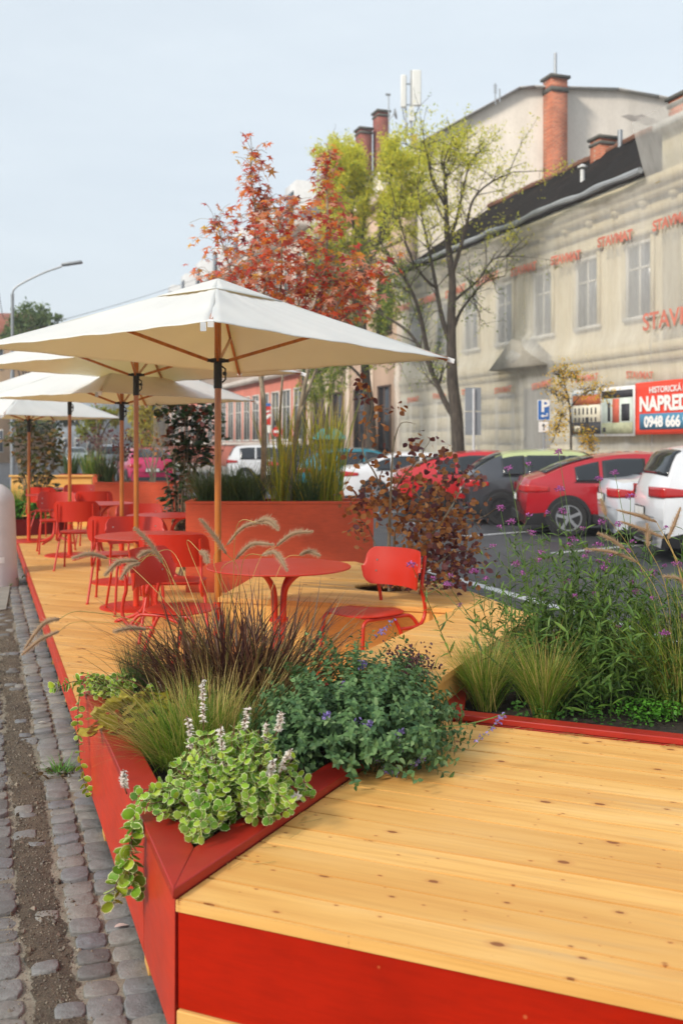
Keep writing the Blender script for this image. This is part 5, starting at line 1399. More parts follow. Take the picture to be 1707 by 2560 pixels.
for k in range(190):
    a, q = rng.uniform(0, 2 * math.pi), rng.uniform(0, 1) ** .6
    cx, cy = -.36, 3.25
    u = q * math.cos(a) * .235; v = q * math.sin(a) * .27
    b = Vector((cx + u * .55, cy + v * .55, ZS)); e = Vector((cx + u * 1.15 + D3.x * v * .1, cy + v * 1.2, ZS + .09 + .20 * (1 - q * q) + rng.uniform(-.03, .04)))
    st.append((b, b.lerp(e, .5) + UP * .07, e, int(rng.integers(3, 6))))
spikes = [(PD(x0, y0, d), PD(x1, y1, d)) for x0, y0, x1, y1, d in ((470, 1895, 467, 1790, 3.45), (510, 1845, 507, 1690, 3.6), (566, 1950, 552, 1815, 3.2), (590, 1885, 622, 1762, 3.3), (672, 1900, 668, 1805, 3.3), (688, 1840, 702, 1780, 3.35), (660, 1965, 682, 1900, 3.15), (697, 1945, 728, 1872, 3.2), (497, 2050, 488, 1975, 3.05), (525, 1945, 526, 1895, 3.2), (318, 1985, 312, 1925, 3.2), (735, 1990, 728, 1995, 3.1))]
LFACE = lambda t, z: ST(PL - .02, t, z)
tr = [[PD(345, 2020, 3.12), PD(335, 2050, 3.06), PD(328, 2105, 3.04), PD(318, 2160, 3.03), PD(330, 2215, 3.03)], [PD(340, 2040, 3.08), PD(312, 2160, 3.02), PD(290, 2215, 3.02), PD(285, 2262, 3.02)], [PD(328, 2100, 3.04), PD(335, 2190, 3.03), PD(334, 2240, 3.03)]]
sides = []
for k in range(26):
    e = PD(rng.uniform(322, 420), rng.uniform(1972, 2050), rng.uniform(3.05, 3.3)); b = Vector((-.45, 3.25, ZS + .02)); st.append((b, b.lerp(e, .5) + UP * .08, e, 4))
for k in range(30):
    e = PD(rng.uniform(600, 735), rng.uniform(1960, 2060), rng.uniform(2.95, 3.2)); b = Vector((-.28, 3.25, ZS + .02)); st.append((b, b.lerp(e, .5) + UP * .10, e, 4))
for k in range(10):
    e = PD(rng.uniform(455, 500), rng.uniform(2050, 2110), rng.uniform(2.85, 3.0)); b = Vector((-.40, 3.1, ZS + .02)); st.append((b, b.lerp(e, .5) + UP * .06, e, 4))
plectranthus('variegated_herb', 'large variegated herb with white flower spikes in the planter tip', Vector((-.38, 3.25, ZS)), st, spikes, tr)
st = []
for k in range(70):
    e = PD(rng.uniform(190, 345), rng.uniform(1682, 1752), rng.uniform(4.35, 4.75)); b = Vector((-1.02, 4.62, ZS)); st.append((b, b.lerp(e, .5) + UP * .09, e, 4))
for k in range(10):
    e = PD(rng.uniform(345, 385), rng.uniform(1690, 1770), rng.uniform(4.4, 4.7)); b = Vector((-.9, 4.6, ZS)); st.append((b, b.lerp(e, .5) + UP * .06, e, 4))
tr = [[PD(205, 1700, 4.62), PD(196, 1770, 4.6), PD(197, 1850, 4.55), PD(205, 1930, 4.5), PD(222, 1985, 4.45)], [PD(215, 1702, 4.6), PD(180, 1705, 4.6), PD(150, 1718, 4.58), PD(130, 1722, 4.55)]]
plectranthus('variegated_herb', 'smaller variegated herb trailing over the far left corner of the planter', Vector((-1.05, 4.6, ZS)), st, [(PD(398, 1760, 4.4), PD(402, 1695, 4.4)), (PD(415, 1750, 4.4), PD(420, 1700, 4.4))], tr, .040)
# feather grass
t = thing('feather_grass', 'big golden green feather grass fanning over the left planter rim', 'grass', (-.60, 3.82, ZS))
mb = MB(); B_ = (-.60, 3.82, ZS)
grass(mb, B_, 1000, .10, (.20, .38), (.05, .95), (.2, 1.15), .0036, 7, m=0)
grass(mb, (-.50, 3.86, ZS), 420, .12, (.20, .34), (.0, .5), (.1, .7), .0036, 6, m=0)
mb.build('blades', M_GRS, t, smooth=180)
mb = MB(); grass(mb, (-.50, 3.86, ZS), 190, .11, (.28, .46), (.02, .5), (.1, .5), .0034, 6, m=0); grass(mb, B_, 170, .1, (.36, .54), (.45, 1.0), (.5, 1.1), .0022, 7, az=math.pi, azs=.7); grass(mb, (-.45, 3.95, ZS), 60, .1, (.45, .68), (.3, .8), (.0, .3), .0022, 5, az=.15, azs=.5)
mb.build('seed_heads', M_GOLD, t, smooth=180)
t = thing('blue_grass', 'small upright blue green grass by the variegated trailing herb', 'grass', (-.93, 4.70, ZS))
mb = MB(); grass(mb, (-.95, 4.70, ZS), 420, .06, (.24, .36), (.0, .3), (.0, .5), .0028, 5); mb.build('blades', M_DKGR, t, smooth=180)
# yellow coral bells
t = thing('coral_bells', 'yellow lobed coral bells spreading over left planter rim', 'plant', (-.86, 4.20, ZS))
mb = MB(); n = 110; a = rng.uniform(0, 2 * math.pi, n); q = rng.uniform(.05, 1, n) ** .6 * .19
p = np.stack([-.84 + q * np.cos(a) * 1.15, 4.20 + q * np.sin(a) * 1.2, ZS + .05 + .11 * (1 - (q / .2) ** 2) + rng.uniform(0, .03, n)], 1); d = np.stack([np.cos(a), np.sin(a), rng.uniform(-.5, .1, n)], 1)
leaves(mb, LOBED, p, d, np.tile(UPA, (n, 1)) + rng.normal(0, .6, (n, 3)), rng.uniform(.045, .075, n)); mb.build('foliage', M_YEL, t, smooth=0)
# purple fountain grass
t = thing('fountain_grass', 'purple fountain grass with arching beige plumes in the corner planter', 'grass', (-.52, 4.42, ZS))
mb = MB(); B_ = (-.50, 4.42, ZS)
grass(mb, B_, 400, .24, (.40, .70), (.05, .62), (-.1, 1.6), .0115, 7); grass(mb, B_, 130, .24, (.3, .6), (.2, .9), (.2, 2.0), .010, 7, bend=4); grass(mb, (-.36, 4.36, ZS), 320, .2, (.4, .70), (.05, .75), (-.1, 1.7), .0115, 7); grass(mb, (-.60, 4.36, ZS), 240, .18, (.34, .58), (.05, .7), (-.1, 1.6), .0115, 7)
grass(mb, B_, 60, .15, (.6, .85), (.45, .95), (.3, .9), .006, 8, az=math.pi + .15, azs=.35); grass(mb, B_, 40, .15, (.6, .85), (.5, .95), (.2, .7), .006, 8, az=.1, azs=.35)
mb.build('blades', M_PUR, t, smooth=180)
PLUMES = [((499, 1296), (532, 1335), (566, 1385)), ((698, 1326), (665, 1306), (610, 1316), (568, 1362)), ((696, 1322), (672, 1298), (640, 1306)), ((783, 1329), (732, 1334), (691, 1365)), ((686, 1362), (630, 1360), (589, 1398)), ((719, 1428), (700, 1395), (684, 1380), (655, 1388)), ((800, 1390), (775, 1378), (749, 1388)), ((520, 1408), (512, 1386), (499, 1378)), ((335, 1318), (375, 1358), (407, 1408)), ((345, 1394), (366, 1380), (390, 1382)), ((262, 1440), (296, 1405), (345, 1402)), ((302, 1449), (322, 1418), (352, 1406)), ((180, 1396), (225, 1384), (268, 1396)), ((62, 1622), (108, 1560), (150, 1547)), ((55, 1638), (100, 1600), (149, 1578)), ((283, 1580), (325, 1570), (367, 1573))]
stm = MB()
for k, pl in enumerate(PLUMES):
    dep = 4.3 + .25 * math.sin(k * 2.3)
    path = [PD(x, y, dep + .03 * i) for i, (x, y) in enumerate(pl)][::-1]
    plume(t, path, .020, 520, bl=.030)
    e = path[0]; tang = (path[0] - path[1]).normalized()
    b = Vector((-.52 + rng.normal(0, .05), 4.42 + rng.normal(0, .05), ZS + .1))
    Q = [b + (e - b) * 0, b.lerp(e, .45) + UP * (.10 if e.z < 1.0 else .02) + Vector((0, 0, .06)), e + tang * .10, e]
    stm.tube(smooth_path(Q, 6), .0016, 4)
stm.build('stem', M_GOLD, t, smooth=60)
# catmint mound
t = thing('catmint', 'wide grey green catmint mound spilling onto the pine platform', 'plant', (.06, 3.95, ZS))
sp = Sprays(); ex = Vector((D3.x, D3.y, 0)); ey = Vector((B3.x, B3.y, 0)); c0 = Vector((.07, 3.90, ZS)); tips = []
for k in range(470):
    a = rng.uniform(0, 2 * math.pi); q = rng.uniform(0, 1) ** .5
    u, v = q * math.cos(a), q * math.sin(a)
    lump = 1 + .16 * math.sin(3 * a + 1) + .10 * math.sin(5 * a + 2.2); u *= lump; v *= lump
    h = .345 * math.sqrt(max(0, 1 - q ** 2.0)) * (1 + .14 * math.sin(u * 9 + 1) * math.cos(v * 8)) + .03
    over = max(0, v) * q
    e = c0 + ex * (u * .54) + ey * (v * .45) + UP * (h + rng.uniform(-.05, .06))
    b = c0 + ex * (u * .25) + ey * (v * .18)
    P = bez(b, b.lerp(e, .45) + UP * .10, e + Vector((rng.normal(0, .03), rng.normal(0, .03), 0)), 7)
    sp.stem(P, .0016, 3); sp.pairs(P, int(rng.integers(8, 12)), .041, .28, 1.15, .35, .42, up=.8); tips.append(P)
for k in range(60):
    e = PD(rng.uniform(640, 800), rng.uniform(1720, 1880), rng.uniform(3.45, 3.8)); b = Vector((-.1, 3.7, ZS)); P = bez(b, b.lerp(e, .5) + UP * .1, e, 7); sp.stem(P, .0016, 3); sp.pairs(P, 8, .038, .3, 1.15, .35, .4, up=.8)
for k in range(46):
    e = PD(rng.uniform(860, 1150), rng.uniform(1850, 1950) if k % 2 else rng.uniform(1780, 1880), rng.uniform(3.5, 3.75)); e.z = max(e.z, ZF + .02); b = Vector((.2, 3.85, ZS + .05)); P = bez(b, b.lerp(e, .55) + UP * .14, e, 8); sp.stem(P, .0016, 3); sp.pairs(P, 10, .034, .25, 1.1, .35, .4, up=.8); tips.append(P)
for k in range(16):
    e = PD(rng.uniform(740, 1000), rng.uniform(1555, 1640), rng.uniform(3.9, 4.3)); b = Vector((.05, 4.05, ZS + .2)); P = bez(b, b.lerp(e, .5) + UP * .05, e, 8); sp.stem(P, .0016, 3); sp.pairs(P, 9, .03, .35, 1.1, .35, .5, up=.8)
sp.st.build('stem', M_STEMG, t, smooth=60); sp.foliage(MINT).build('foliage', M_NEP, t, smooth=0)
for x0, y0, x1, y1 in ((870, 1835, 893, 1805), (915, 1820, 928, 1808), (985, 1840, 1005, 1830), (930, 1905, 968, 1893), (1000, 1880, 1008, 1858), (1030, 1915, 1062, 1895), (955, 1925, 990, 1932), (1180, 1868, 1262, 1784), (805, 1795, 825, 1790), (860, 1715, 866, 1705), (905, 1655, 908, 1668), (965, 1930, 985, 1925), (935, 1600, 985, 1545)):
    d = 3.55 if y0 > 1750 else 3.95
    b, e = PD(x0, y0, d), PD(x1, y1, d); mb = MB(); P = bez(b, b.lerp(e, .5), e, 5); mb.tube(P, .0015, 4, 0); n = 34
    s = rng.uniform(.1, 1, n)[:, None]; p = A3(b) * (1 - s) + A3(e) * s + rng.normal(0, .006, (n, 3)); leaves(mb, ELLI, p, unit(rng.normal(size=(n, 3)) + UPA * .4), rng.normal(size=(n, 3)), np.stack([np.full(n, .014), np.full(n, .02), np.full(n, .014)], 1), 1)
    mb.build('flower_spike', [M_STEMG, M_LIL], t, smooth=0)
P = bez(Vector((.25, 3.75, .62)), PD(1120, 1835, 3.6), PD(1262, 1784, 3.58), 9); mb = MB(); mb.tube(P, .002, 5); mb.build('stem', M_STEMG, t)
t = thing('dark_sedum', 'small dark purple sedum behind the catmint mound', 'plant', (.33, 4.38, ZS))
mb = MB(); n = 700; c = A3(PD(1020, 1665, 4.38)); p = c + rng.normal(0, 1, (n, 3)) * np.array([.055, .06, .035]); p[:, 2] = np.maximum(p[:, 2], ZS)
leaves(mb, OVAL, p, unit(rng.normal(size=(n, 3)) + UPA * .5), rng.normal(size=(n, 3)), rng.uniform(.010, .020, n)); mb.build('foliage', M_SED, t, smooth=0); mb = MB()
for k in range(24): q = c + rng.normal(0, .045, 3); mb.tube([(.33 + rng.normal(0, .02), 4.36, ZS), tuple(q)], .002, 4)
mb.build('stem', M_SED, t)
# ================================================================ verbena bed
ZV = .44
def verbena(label, base, heads, nleaf, spread):
    t = thing('verbena', label, 'plant', base)
    sp = Sprays(); base = Vector(base)
    for k, (x, y, d) in enumerate(heads):
        e = PD(x, y, d); b = base + Vector((rng.normal(0, .10), rng.normal(0, .10), 0)); b.x += (e.x - b.x) * .35
        mid = b.lerp(e, .5) + Vector((rng.normal(0, .05), rng.normal(0, .05), .05)); P = bez(b, mid, e, 9)
        sp.stem(P, .0032, 5); sp.pairs(P[:7], 8, .082, .1, .9, .4, .45, up=.5)
        for q in range(1 + k % 2):                        # side shoots with small heads
            i = int(rng.integers(4, 8)); a = P[i]; f = a + Vector((rng.normal(0, .12), rng.normal(0, .10), rng.uniform(.06, .2))); Q = bez(a, a.lerp(f, .5) + Vector((0, 0, -.02)), f, 5); sp.stem(Q, .002, 4); sp.pairs(Q, 3, .05, .2, .8, .4, .4, up=.5)
            head(t, f, .012, 26)
        head(t, e, .022, 60)
    for k in range(nleaf):
        b = base + Vector((rng.normal(0, spread * .5), rng.normal(0, spread * .5), 0)); e = b + Vector((rng.normal(0, spread * .6), rng.normal(0, spread * .5), rng.uniform(.25, .85))); P = bez(b, b.lerp(e, .5) + UP * .08, e, 7)
        sp.stem(P, .0025, 4); sp.pairs(P, int(rng.integers(6, 10)), .088, .1, .95, .5, .4, up=.4)
    sp.st.build('stem', M_STEMG, t, smooth=60); sp.foliage(LANCE).build('foliage', M_VLEAF, t, smooth=0); return t
def head(t, c, r, n):
    mb = MB(); c = A3(c); d = unit(rng.normal(size=(n, 3)) + UPA * .5); p = c + d * r * rng.uniform(.3, 1, n)[:, None] * np.array([1.1, 1.1, .6])
    leaves(mb, OVAL, p, unit(d + rng.normal(0, .6, (n, 3))), d, rng.uniform(.006, .011, n)); mb.build('flower_head', M_VERB, t, smooth=0)
H1 = [(1270, 1171, 4.9), (1250, 1270, 4.8), (1277, 1303, 4.8), (1290, 1409, 4.75), (1185, 1428, 4.7), (1120, 1462, 4.6), (1330, 1332, 4.8), (1028, 1412, 4.5)]
H2 = [(1395, 1130, 5.1), (1398, 1222, 5.0), (1405, 1278, 5.0), (1430, 1348, 5.0), (1415, 1453, 4.9), (1503, 1305, 5.0), (1495, 1363, 4.9), (1496, 1197, 5.2)]
H3 = [(1535, 1182, 5.0), (1575, 1240, 5.0), (1510, 1420, 4.8), (1630, 1430, 4.7), (1660, 1585, 4.4), (1590, 1480, 4.7), (1690, 1410, 4.6), (1545, 1310, 4.9)]
verbena('leftmost tall verbena leaning over the side bench with pink heads', (.95, 4.85, ZV), H1, 70, .26)
verbena('middle tall verbena with the highest flower in front of red crossover', (1.22, 5.0, ZV), H2, 90, .26)
verbena('right verbena clump standing in front of the white cars', (1.50, 4.72, ZV), H3, 110, .28)
t = thing('verbena', 'bushy green verbena foliage filling middle of the low bed', 'plant', (1.15, 4.65, ZV)); sp = Sprays()
for k in range(120):
    b = Vector((rng.uniform(.9, 1.65), rng.uniform(4.45, 4.95), ZV)); e = b + Vector((rng.normal(-.02, .14), rng.normal(0, .12), rng.uniform(.15, .55))); P = bez(b, b.lerp(e, .5) + UP * .07, e, 7); sp.stem(P, .0025, 4); sp.pairs(P, 8, .088, .05, .95, .5, .4, up=.4)
sp.st.build('stem', M_STEMG, t, smooth=60); sp.foliage(LANCE).build('foliage', M_VLEAF, t, smooth=0)
for x, y, lab, n, L in ((1212, 1772, 'left feather grass tuft beside the bench end in the low bed', 520, (.22, .40)), (1362, 1796, 'middle feather grass tuft bending left at the low bed rim', 560, (.24, .42)), (1690, 1785, 'right feather grass tuft at the picture edge of the low bed', 380, (.28, .46))):
    b = PZ(x, y, ZV); b.y = min(b.y + .02, 4.62); t = thing('feather_grass', lab, 'grass', b); mb = MB(); grass(mb, b, n, .045, L, (.0, .55), (.2, 1.2), .0030, 7); grass(mb, b, n // 4, .045, L, (.1, .6), (.5, 1.3), .0030, 7, az=math.pi, azs=.6); mb.build('blades', M_GRS, t, smooth=180)
    mb = MB(); grass(mb, b, 110, .045, (L[0] + .06, L[1] + .06), (.0, .5), (.1, .9), .0028, 6); mb.build('seed_heads', M_GOLD, t, smooth=180)
t = thing('clover', 'bright green low clover at the front right of the bed', 'plant', PZ(1640, 1810, ZV)); mb = MB(); n = 520; c = PZ(1640, 1805, ZV)
p = np.stack([c.x + rng.normal(0, .10, n), c.y + rng.normal(.03, .05, n), ZV + rng.uniform(.01, .09, n)], 1); leaves(mb, OVAL, p, unit(rng.normal(size=(n, 3)) * np.array([1, 1, .3])), np.tile(UPA, (n, 1)) + rng.normal(0, .3, (n, 3)), rng.uniform(.014, .026, n)); mb.build('foliage', M_CLOV, t, smooth=0)
t = thing('clover', 'tiny clover sprouts between the feather grass tufts', 'plant', PZ(1450, 1800, ZV)); mb = MB(); n = 260
p = np.stack([rng.uniform(.75, 1.35, n), rng.uniform(4.28, 4.5, n), ZV + rng.uniform(.005, .08, n)], 1); leaves(mb, OVAL, p, unit(rng.normal(size=(n, 3)) * np.array([1, 1, .3])), np.tile(UPA, (n, 1)) + rng.normal(0, .3, (n, 3)), rng.uniform(.014, .028, n)); mb.build('foliage', leafmat('sprout_leaf', [G(56, 96, 36), G(74, 116, 46)], .3), t, smooth=0)
t = thing('fountain_grass', 'fountain grass with fluffy tan plumes at the right picture edge', 'grass', (1.62, 4.55, ZV)); mb = MB(); grass(mb, (1.62, 4.6, ZV), 260, .16, (.5, .8), (.05, .6), (.2, 1.2), .005, 7); mb.build('blades', M_GRS, t, smooth=180); stm = MB()
for k, pl in enumerate((((1500, 1247), (1508, 1270), (1514, 1290)), ((1540, 1275), (1600, 1290), (1640, 1305)), ((1460, 1372), (1530, 1380), (1592, 1405)), ((1492, 1332), (1530, 1350), (1560, 1372)), ((1616, 1308), (1618, 1340), (1618, 1368)), ((1700, 1268), (1684, 1310), (1668, 1348)), ((1550, 1303), (1610, 1325), (1660, 1345)), ((1655, 1440), (1690, 1445), (1715, 1462)))):
    path = [PD(x, y, 4.6) for x, y in pl][::-1]; plume(t, path, .017, 380, bl=.026); e = path[0]; b = Vector((1.62 + rng.normal(0, .04), 4.6, ZV)); stm.tube(smooth_path([b, b.lerp(e, .6) + Vector((.04, 0, .08)), e], 6), .0016, 4)
stm.build('stem', M_GOLD, t, smooth=60)
# fallen straw and twigs on the platform
t = MB()
for k in range(60):
    f = rng.uniform(0, 1); q = VB[0].lerp(VB[1], f) - D3 * abs(rng.normal(0, .03)) - D3 * .012; L = rng.uniform(.03, .12); a = rng.normal(-.4, .5); z = ZF + .003 + .001 * (k % 4)
    t.tube(bez((q.x, q.y, z), (q.x + math.cos(a) * L / 2, q.y + math.sin(a) * L / 2, z + .004), (q.x + math.cos(a + .3) * L, q.y + math.sin(a + .3) * L, z), 5), .0009, 3)
for k in range(30):
    f = rng.uniform(.1, .9); q = tip2.lerp(bcor, f) + Vector((pl_dir.y, -pl_dir.x, 0)) * (.01 + abs(rng.normal(0, .03))); L = rng.uniform(.02, .09); a = rng.normal(.9, .6); z = ZF + .003 + .001 * (k % 4)
    t.tube(bez((q.x, q.y, z), (q.x + math.cos(a) * L / 2, q.y + math.sin(a) * L / 2, z + .003), (q.x + math.cos(a + .3) * L, q.y + math.sin(a + .3) * L, z), 5), .0009, 3)
o = t.build('straw_litter', M_GOLD); o['kind'] = 'stuff'; o['label'] = 'dry straw fallen along the planter rims on the platform'
# weed and fallen leaves on the cobbles
b = PZ(150, 1935, 0.01); t = thing('gutter_weed', 'small weed with brown debris growing at the gutter beside the planter', 'plant', b); mb = MB(); grass(mb, b, 70, .05, (.05, .14), (.3, 1.1), (.2, .9), .004, 4); mb.build('blades', M_CLOV, t, smooth=180)
mb = MB(); n = 120; p = A3(b) + rng.normal(0, 1, (n, 3)) * np.array([.09, .05, .008]) + np.array([.02, 0, .01]); leaves(mb, OVAL, p, unit(rng.normal(size=(n, 3)) * np.array([1, 1, .2])), np.tile(UPA, (n, 1)) + rng.normal(0, .4, (n, 3)), rng.uniform(.012, .03, n)); mb.build('dead_leaves', leafmat('dead_leaf', [G(70, 56, 36), G(96, 76, 44), G(60, 62, 34)], .1), t, smooth=0)
b = PZ(10, 1462, 0.01); t = thing('gutter_weed', 'green weed at the foot of the white bollard', 'plant', b); mb = MB(); n = 160; p = A3(b) + np.abs(rng.normal(0, 1, (n, 3))) * np.array([.12, .10, .05]) * np.sign(rng.normal(size=(n, 3)) + np.array([0, 0, 9])); leaves(mb, OVAL, p, unit(rng.normal(size=(n, 3))), np.tile(UPA, (n, 1)), rng.uniform(.03, .07, n)); mb.build('foliage', M_CLOV, t, smooth=0)
for k, (x, y, lab) in enumerate(((287, 2318, 'orange fallen leaf on the setts by the planter foot'), (82, 1752, 'brown fallen leaf on the gravel strip far from the planter tip'), (96, 1807, 'pale fallen leaf lying on setts left of the gravel'))):
    b = PZ(x, y, .03); mb = MB(); leaves(mb, OVAL, [A3(b)], [(.8, .5, .1)], [(.1, .2, 1)], [.05]); single('fallen_leaf', mb, leafmat('fallen_%d' % k, [(G(206, 130, 60), G(160, 100, 60), G(186, 170, 130))[k]], .2), lab, 'leaf', b, smooth=0)
# ================================================================ smoke bush in the bench hole
t = thing('smoke_bush', 'brown and purple leaved bush growing through the bench hole', 'bush', (hole_c.x, hole_c.y, .4))
st = MB(); base = Vector((hole_c.x + .03, hole_c.y, .4))
def sm(pts, r, d=7.0): P = smooth_path([PD(x, y, d + .25 * math.sin(i * 1.7 + x)) for i, (x, y) in enumerate(pts)], 5); st.tube(P, [r * (1 - .75 * i / (len(P) - 1)) for i in range(len(P))], 6); return P
st.tube([base, PD(973, 1440, 7.0)], .016, 8)
ST_ = [sm(((973, 1445), (972, 1350), (976, 1240), (980, 1150), (985, 1090)), .014), sm(((990, 1440), (993, 1312), (1090, 1306), (1197, 1295), (1240, 1270)), .010), sm(((975, 1280), (940, 1190), (905, 1120), (930, 1020), (910, 955)), .008), sm(((976, 1240), (1010, 1190), (1050, 1140), (1075, 1100)), .008), sm(((1000, 1440), (1060, 1360), (1120, 1280), (1160, 1210), (1190, 1180)), .010), sm(((1000, 1450), (1070, 1420), (1140, 1380), (1200, 1380)), .009), sm(((960, 1440), (930, 1340), (900, 1300), (870, 1310)), .006), sm(((980, 1130), (1000, 1060), (1040, 1060)), .006)]
st.build('stem', M_BARKG, t, smooth=60)
m1, m2 = MB(), MB()
for x, y, r, n, pu in ((905, 955, 18, 14, 1), (915, 1000, 18, 10, 1), (945, 1035, 26, 14, 0), (1000, 1020, 16, 6, 0), (930, 1070, 28, 12, 0), (885, 1140, 20, 8, 0), (960, 1150, 36, 16, 0), (1040, 1110, 26, 24, 1), (1108, 1135, 26, 24, 1), (1000, 1200, 55, 40, 0), (1060, 1180, 46, 34, 0), (1150, 1180, 26, 18, 1), (1100, 1220, 46, 38, 0), (1195, 1195, 22, 18, 1), (935, 1250, 42, 40, 0), (1010, 1265, 60, 60, 0), (1090, 1280, 60, 60, 0), (1160, 1300, 46, 40, 0), (890, 1255, 36, 24, 0), (1050, 1340, 60, 64, 0), (1120, 1370, 56, 64, 1), (1180, 1400, 34, 34, 1), (1060, 1420, 46, 54, 1), (1000, 1440, 26, 22, 0), (898, 1330, 22, 14, 0), (1130, 1445, 40, 40, 1), (962, 1455, 18, 10, 1), (1100, 1325, 60, 60, 1)):
    for k in range(int(n * (2.2 if y > 1235 else 1.15))):
        p = PD(x + rng.normal(0, r * .62), y + rng.normal(0, r * .62), 7.0 + rng.normal(0, .17))
        mb = m2 if (pu and rng.random() < .6) or rng.random() < .12 else m1
        leaves(mb, OVAL, [A3(p)], [(rng.normal(), rng.normal(), rng.normal(-.4, .6))], [(rng.normal(0, .8), rng.normal(-.6, .6), .7)], [[rng.uniform(.030, .056), rng.uniform(.042, .072), .05]])
m1.build('foliage', M_SMOKE, t, smooth=0); m2.build('young_foliage', M_SMKP, t, smooth=0)
# ================================================================ rear tall planter
ZP = 1.02
t = thing('maple_tree', 'young red and orange leaved tree rising from the tall planter', 'tree', PD(690, 1262, 10.4))
st = MB()
def lim(pts, r, d=10.4, r1=.35): P = smooth_path([PD(x, y, d + .3 * math.sin(i * 1.3 + x * .1)) for i, (x, y) in enumerate(pts)], 5); st.tube(P, [r * (1 - (1 - r1) * i / (len(P) - 1)) for i in range(len(P))], 7); return P
S = [lim(((655, 1262), (660, 1120), (658, 1000), (650, 930), (632, 800), (625, 700), (640, 560), (628, 450), (630, 378)), .034, r1=.12), lim(((722, 1262), (738, 1100), (770, 920), (800, 780), (815, 640), (818, 520), (815, 430), (826, 398)), .030, r1=.12), lim(((652, 920), (605, 760), (565, 640), (540, 548)), .014), lim(((745, 1050), (800, 900), (860, 800), (900, 720), (932, 650)), .016), lim(((655, 950), (690, 800), (705, 680), (700, 560), (716, 520)), .014), lim(((640, 830), (570, 730), (530, 690)), .010), lim(((775, 900), (840, 770), (880, 680)), .011), lim(((712, 1262), (700, 1100), (705, 960), (720, 850), (760, 720)), .018), lim(((632, 800), (668, 700), (670, 620), (668, 500)), .010), lim(((770, 900), (760, 800), (768, 700), (756, 600)), .010)]
st.build('trunk', M_BARKG, t, smooth=60)
mb = MB(); tw = MB(); pos = []; dd = []; uu = []; zz = []
for si, P in enumerate(S):
    top = [q for q in P if (HY - (q.z - CZ) * FPX / q.y) < 835]
    for q in top:
        h = (HY - (q.z - CZ) * FPX / q.y)
        n = 17 if h > 440 else 10
        if si in (2, 5): n = 15
        for k in range(n):
            r = rng.uniform(.02, .33) * (1 if h > 520 else .55); a = rng.uniform(0, 2 * math.pi)
            p = q + Vector((math.cos(a) * r, math.sin(a) * r, rng.uniform(-.12, .16)))
            if rng.random() < .5: tw.tube([q, q.lerp(p, .6) + UP * .03, p], .0025, 3)
            az = rng.uniform(0, 2 * math.pi)
            pos.append(tuple(p)); dd.append((math.cos(az), math.sin(az), rng.uniform(-1.6, .1))); uu.append((math.cos(az) * .6 + rng.normal(0, .3), math.sin(az) * .6 + rng.normal(0, .3), .8)); zz.append(rng.uniform(.085, .145))
leaves(mb, STAR, pos, dd, uu, zz); mb.build('crown', M_SGUM, t, smooth=0); tw.build('branches', M_BARKG, t)
for x, lab, w0, n, az in ((700, 'left clump of tall yellow green reeds in the tall planter', 60, 60, None), (806, 'right clump of tall yellow reeds at the tall planter end', 56, 90, None)):
    b = PD(x, 1262, 10.45); b.z = ZP; t = thing('reed_clump', lab, 'grass', b); mb = MB()
    grass(mb, b, n, .13, (.6, 1.35), (.0, .26), (.0, .34), .013, 6); grass(mb, b + Vector((.13, 0, 0)), n // 2, .09, (.8, 1.5), (.0, .22), (.0, .25), .013, 6); grass(mb, b, 30, .2, (.3, .7), (.2, .6), (.1, .6), .010, 6); mb.build('blades', M_REED, t, smooth=180)
for x, lab, n in ((520, 'leftmost dark feather grass mound in the tall planter', 420), (575, 'dark feather grass mound beside the front pole in tall planter', 520), (625, 'dark feather grass mound before the maple stems', 420), (770, 'short green feather grass between the two reed clumps', 300)):
    b = PD(x, 1262, 10.4); b.z = ZP; t = thing('feather_grass', lab, 'grass', b); mb = MB(); grass(mb, b, n, .12, (.30, .58), (.0, .6), (.3, 1.7), .007, 7); mb.build('blades', M_DKGR, t, smooth=180)
# ================================================================ shrubs further along the deck
def shrub(name, label, cat, px, pbase, depth, blobs, tpl, mat, size, stems=7, zb=None, cat2=None, bark=M_BARKG):
    b = PD(px, pbase, depth)
    if zb is not None: b.z = zb
    t = thing(name, label, cat, b); st = MB(); mb = MB(); pos = []; dd = []; uu = []; zz = []
    for x, y, rx, ry, n in blobs:
        for k in range(n):
            a = rng.uniform(0, 2 * math.pi); q = rng.uniform(0, 1) ** .5
            p = PD(x + math.cos(a) * q * rx, y + math.sin(a) * q * ry, depth + rng.normal(0, rx * depth / FPX * .5)); pos.append(tuple(p))
            az = rng.uniform(0, 2 * math.pi); dd.append((math.cos(az), math.sin(az), rng.uniform(-.7, .6))); uu.append((rng.normal(0, .5), rng.normal(0, .5), 1)); zz.append(size * rng.uniform(.7, 1.3))
        e = PD(x, y, depth)
        for k in range(3):
            f = e + Vector((rng.normal(0, rx * depth / FPX * .5), rng.normal(0, .1), rng.normal(0, ry * depth / FPX * .4))); st.tube(bez(b + Vector((rng.normal(0, .04), 0, 0)), b.lerp(f, .5) + Vector((rng.normal(0, .05), 0, .1)), f, 6), [.014, .011, .009, .007, .005, .003], 5)
    st.build('stem', bark, t, smooth=60); leaves(mb, tpl, pos, dd, uu, zz); mb.build('foliage', mat, t, smooth=0); return t
